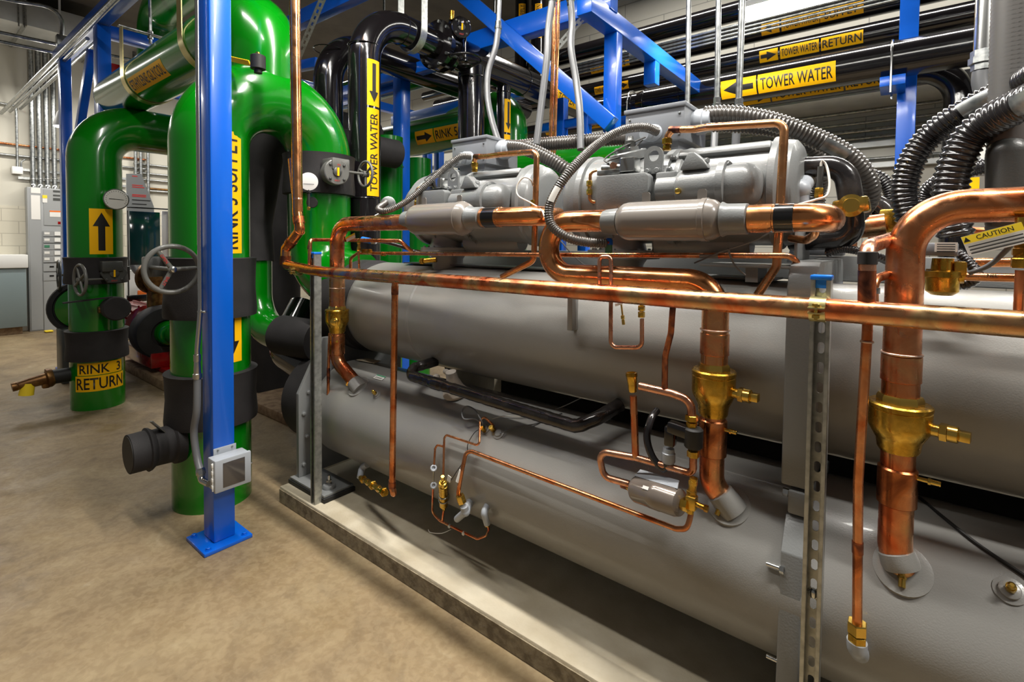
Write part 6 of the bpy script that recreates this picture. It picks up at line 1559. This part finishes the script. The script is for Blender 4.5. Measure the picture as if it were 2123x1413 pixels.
t = thing('suction_line', 'smaller black suction elbow with brass valve, farther back', 'pipe', A(1835, 420, Y=2.75))
MB().tube([A(1785, 418, Y=2.75), A(1838, 416, Y=2.75), A(1846, 470, Y=2.75)], .036, .08, 24).build('elbow', 'insul_black', t)
p = A(1848, 458, Y=2.70); tag(MB().box(p, (.085, .07, .10), None, .01).build('valve', 'brass', t), 'brass valve')
t = thing('copper_pipe', 'short thick red copper pipe stub behind the smaller suction elbow', 'copper pipe', A(1810, 470, Y=2.6))
MB().cyl(A(1775, 472, Y=2.6), A(1836, 465, Y=2.6), .046, 24).build('pipe', 'copper_red', t)
for k, (x0, y0, x1, y1, yy, r, m_, lab) in enumerate((
    (1640, 545, 1652, 500, 2.2, .016, 'pvc_grey', 'grey upright stub left of the column top'),
    (1768, 520, 1770, 478, 2.2, .013, 'copper', 'short upright copper stub behind the column top'),
    (1700, 508, 1770, 503, 2.3, .013, 'copper', 'level copper tube behind the column top'),
    (1800, 430, 1806, 500, 2.9, .011, 'copper', 'thin upright copper tube behind the red pipe stub'),
    (1985, 545, 2105, 543, 1.80, .0125, 'copper_clean', 'level bright copper tube above the brass valve at the right'),
    (2000, 478, 2075, 480, 2.3, .013, 'copper_red', 'short red copper tube behind the caution tag'))):
    tag(MB().cyl(A(x0, y0, Y=yy), A(x1, y1, Y=yy), r, 14).build('copper_tube' if 'copper' in lab else 'grey_stub', m_), lab, 'pipe')
o = MB().box(A(1710, 515, Y=2.15), (.12, .1, .05), None, .006).build('grey_box', 'box_grey'); tag(o, 'small grey box behind the column top', 'box')

# ================================================================== solenoid valve and tag at the right edge
Yv = 1.70
t = thing('solenoid_valve', 'grey boxed solenoid with white rating plate on a brass valve at the right', 'valve', A(1955, 590, Y=Yv))
a, b = A(1898, 503, Y=Yv-.03), A(1987, 531, Y=Yv-.03)
MB().b2((a.x, Yv-.03, b.z), (b.x, Yv+.06, a.z), .004).build('coil_box', 'box_grey', t)
a, b = A(1938, 502, Y=Yv-.032), A(1985, 522, Y=Yv-.032)
pl_ = tag(MB().b2((a.x, Yv-.0325, b.z), (b.x, Yv-.031, a.z)).build('rating_plate', 'label_white', t), 'white rating plate')
for k in range(4): build_flat(lay(rect_bm((b.x-a.x)*.8, .0022), Vector(((a.x+b.x)/2, Yv-.0328, a.z-.005-.006*k)), X_, -Y_, None, .0002), 'printed_line', 'ink', pl_)
c = A(1955, 566, Y=Yv); 
m = MB().lathe(A(1955, 535, Y=Yv), -Z_, [(0, .022), (.03, .024), (.034, .04), (.048, .042), (.05, .036), (.085, .034), (.095, .022), (.097, 0)], 26)
m.cyl(A(1920, 572, Y=Yv), A(1998, 572, Y=Yv), .019, 8).box(A(1990, 558, Y=Yv), (.025, .04, .04), None, .004)
tag(m.build('valve_body', 'brass', t), 'brass valve body')
MB().cyl(A(1995, 573, Y=Yv), A(2160, 577, Y=Yv), .0105, 16).build('outlet_tube', 'copper_clean', t)
MB().cyl(A(1880, 571, Y=Yv+.06), A(1922, 572, Y=Yv), .0105, 16).build('inlet_tube', 'copper_red', t)
build_flat(lay(text_bm('NEL', .008), (A(2058, 571, Y=Yv-.011)), X_, -Y_, None, .0005), 'lettering', 'ink', t)
Yw = 1.56
t = thing('relief_valve', 'upright brass relief valve on a thin copper tube at the right edge', 'valve', A(2115, 640, Y=Yw))
MB().cyl(A(2116, 560, Y=Yw), A(2111, 655, Y=Yw), .0092, 16).build('tube', 'copper', t)
p = A(2118, 545, Y=Yw)
tag(MB().hexnut(p, Z_, .019, .022).hexnut(p+Z_*.025, Z_, .018, .016).cyl(p, p+Z_*.10, .014, 18).hexnut(p+Z_*.062, Z_, .020, .03).build('body', 'brass', t), 'brass body')
t = thing('caution_tag', 'yellow and white CAUTION tag tilted at the right edge', 'tag', A(2060, 500, Y=1.50))
c = (A(1995, 493, Y=1.50)+A(2130, 463, Y=1.50))/2; c = A(2062, 496, Y=1.50)
u = (A(2115, 478, Y=1.50)-A(1998, 507, Y=1.50)).normalized(); n = Vector((.05, -1, .1)).normalized()
w_ = n.cross(u)
Lg = (A(2122, 478, Y=1.50)-A(1996, 508, Y=1.50)).length
M = Matrix((u, w_, n)).transposed()
MB().box(c-n*.002, (Lg, .045, .0015), M).build('card', 'label_white', t)
build_flat(lay(rect_bm(Lg, .017), c, u, n, None, .0008, off=(0, .0135)), 'header', 'tag_yellow', t)
build_flat(lay(text_bm('CAUTION', .010), c, u, n, None, .0016, off=(.004, .0135)), 'lettering', 'ink', t)
build_flat(lay(poly_bm([(-.006, -.005), (.006, -.005), (0, .006)]), c, u, n, None, .0016, off=(-.043, .0135)), 'warning_mark', 'ink', t)
for k in range(3): build_flat(lay(rect_bm(Lg*.9, .0028), c, u, n, None, .0012, off=(0, -.003-.0075*k)), 'printed_line', 'wire_dark', t)
t = thing('grey_cable', 'plain grey cable slanting up behind the caution tag', 'wire', A(2040, 550, Y=1.68))
MB().sweep(resample(spline(PY((2010, 566, 1.68), (2050, 550, 1.66), (2085, 520, 1.64), (2112, 490, 1.62))), .01), .0058, 10).build('cable', 'conduit_grey', t)
o = MB().b2((A(2008, 395, Y=3.2).x, 3.2, A(2008, 400, Y=3.2).z), (A(2030, 395, Y=3.2).x, 3.22, A(2008, 368, Y=3.2).z)).build('yellow_sign', 'yellow'); tag(o, 'small yellow sign glimpsed past the black conduits', 'sign')
t = thing('round_gauge', 'round steel gauge half hidden by the broad grey hose', 'gauge', A(2040, 328, Y=3.3))
p = A(2042, 328, Y=3.3); MB().lathe(p, Vector((.2, -1, .1)), [(-.04, .05), (-.03, .08), (.0, .085), (.005, .075)], 28).build('case', 'steel', t); tag(MB().cyl(p+Vector((0, -.006, 0)), p+Vector((0, -.008, 0)), .074, 28).build('dial', 'dial_white', t), 'white dial')

# ================================================================== small work over the left end of the upper vessel
t = thing('copper_offset', 'small copper line with elbow at the left strut, running right behind the left riser', 'copper tube', A(660, 500, Y=1.46))
MB().tube([A(642, 552, Y=1.43), A(643, 497, Y=1.43), A(690, 497, Y=1.62), A(830, 499, Y=1.74), A(852, 520, Y=1.78), A(872, 522, Y=1.85)], .0105, .02, 14).build('tube', 'copper', t)
for s in ((642, 516, 642, 508),): MB().cyl(A(s[0], s[1], Y=1.43), A(s[2], s[3], Y=1.43), .0118, 14).build('joint', 'copper_burnt', t)
t = thing('gauge_valve', 'brass gauge valve with a dangling caution tag right of the left riser', 'valve', A(744, 545, Y=1.62))
MB().cyl(A(745, 556, Y=1.62), A(743, 520, Y=1.62), .0058, 12).build('stem_tube', 'copper_clean', t)
p = A(744, 516, Y=1.62)
tag(MB().hexnut(p, Z_, .011, .02).cyl(p, p+Z_*.05, .007, 12).hexnut(p+Z_*.035, Z_, .010, .016).box(p+Vector((.03, .03, -.012)), (.06, .03, .025), None, .005).build('body', 'brass', t), 'brass body')
c = A(727, 492, Y=1.60); u = (A(742, 484, Y=1.6)-A(712, 500, Y=1.6)).normalized(); n = Vector((.3, -.95, .1)).normalized()
n = (n-u*n.dot(u)).normalized(); M = Matrix((u, n.cross(u), n)).transposed()
tg = tag(MB().box(c, (.085, .026, .0012), M).build('tag', 'label_white', t), 'white tag with yellow head')
build_flat(lay(rect_bm(.085, .010), c, u, n, None, .0012, off=(0, .008)), 'header', 'tag_yellow', tg)
t = thing('pressure_switch', 'small blue-white pressure switch with grey nut behind the left riser', 'sensor', A(768, 500, Y=1.68))
MB().cyl(A(752, 496, Y=1.70), A(767, 499, Y=1.70), .016, 16).build('body', 'blue_plastic', t)
tag(MB().hexnut(A(775, 500, Y=1.71), X_, .017, .03).build('nut', 'pvc_grey', t), 'grey nut')
t = thing('pipe_gauge', 'small round gauge with blue face behind the thin cable above the left riser', 'gauge', A(808, 425, Y=1.75))
p = A(806, 424, Y=1.78); MB().cyl(p-Z_*.02, Vector((p.x, 1.66, RY and A(806, 450, Y=1.62).z)), .006, 10).build('stem', 'steel', t); MB().lathe(p, Vector((.6, -.75, .2)), [(-.03, .03), (0, .042), (.02, .042), (.022, .036)], 24).build('case', 'steel', t); tag(MB().lathe(p, Vector((.6, -.75, .2)), [(.0185, .0), (.0186, .036), (.02, .036)], 24).build('face', 'blue_plastic', t), 'blue face')
t = thing('oil_valve', 'brass valve stub under the far compressor neck', 'valve', A(890, 540, Y=1.80))
MB().cyl(A(873, 541, Y=1.78), A(905, 538, Y=1.82), .014, 14).hexnut(A(876, 541, Y=1.78), X_, .018, .02).build('body', 'brass', t)
t = thing('capillary_wire', 'thin white capillary loop ahead of the far compressor', 'wire', A(1090, 440, Y=1.62))
MB().sweep(resample(spline(PY((1105, 385, 1.70), (1100, 372, 1.69), (1085, 368, 1.68), (1072, 385, 1.67), (1074, 405, 1.66), (1100, 420, 1.63), (1122, 435, 1.60), (1130, 452, 1.58))), .01), .0032, 8).build('wire', 'wire_white', t)
nut(t, A(1104, 422, Y=1.66), Z_, .009, .03)
for k, (lab, pts) in enumerate((('thin grey wire hanging under the near muffler', ((1510, 515, 1.62), (1514, 530, 1.64), (1525, 552, 1.66), (1545, 570, 1.68))), ('thin pale wire slanting below the near muffler', ((1600, 480, 1.56), (1560, 500, 1.60), (1500, 520, 1.63), (1440, 545, 1.66))), ('thin grey wire slanting behind the swept middle riser', ((1155, 490, 1.75), (1180, 520, 1.76), (1210, 548, 1.78), (1240, 560, 1.8))))):
    tag(MB().sweep(resample(spline(PY(*pts)), .01), .0028, 8).build('wire', 'conduit_grey'), lab, 'wire')
o = MB().b2((-2.3, 1.90, 1.386), (-.35, 2.05, 1.392)).build('rail_plate', 'dark_grey'); tag(o, 'dark steel plate along the top of the upper vessel', 'plate')
t = thing('support_bracket', 'grey folded bracket under the right end of the near compressor', 'bracket', A(1600, 500, Y=1.85))
q = A(1612, 520, Y=1.85)
MB().b2((q.x-.25, 1.84, 1.43), (q.x+.06, 2.1, 1.44), .002).b2((q.x+.05, 1.84, 1.44), (q.x+.06, 2.1, 1.56), .002).b2((q.x-.1, 1.86, 1.38), (q.x-.06, 2.0, 1.43)).build('bracket', 'casting_grey', t)

t = thing('gap_block_vessel', 'dark vessel shape added behind the two grey vessels to black out their gap', 'pressure vessel', (0, 2.74, .09))  # made-up vessel, added to block the lit floor seen through the gap
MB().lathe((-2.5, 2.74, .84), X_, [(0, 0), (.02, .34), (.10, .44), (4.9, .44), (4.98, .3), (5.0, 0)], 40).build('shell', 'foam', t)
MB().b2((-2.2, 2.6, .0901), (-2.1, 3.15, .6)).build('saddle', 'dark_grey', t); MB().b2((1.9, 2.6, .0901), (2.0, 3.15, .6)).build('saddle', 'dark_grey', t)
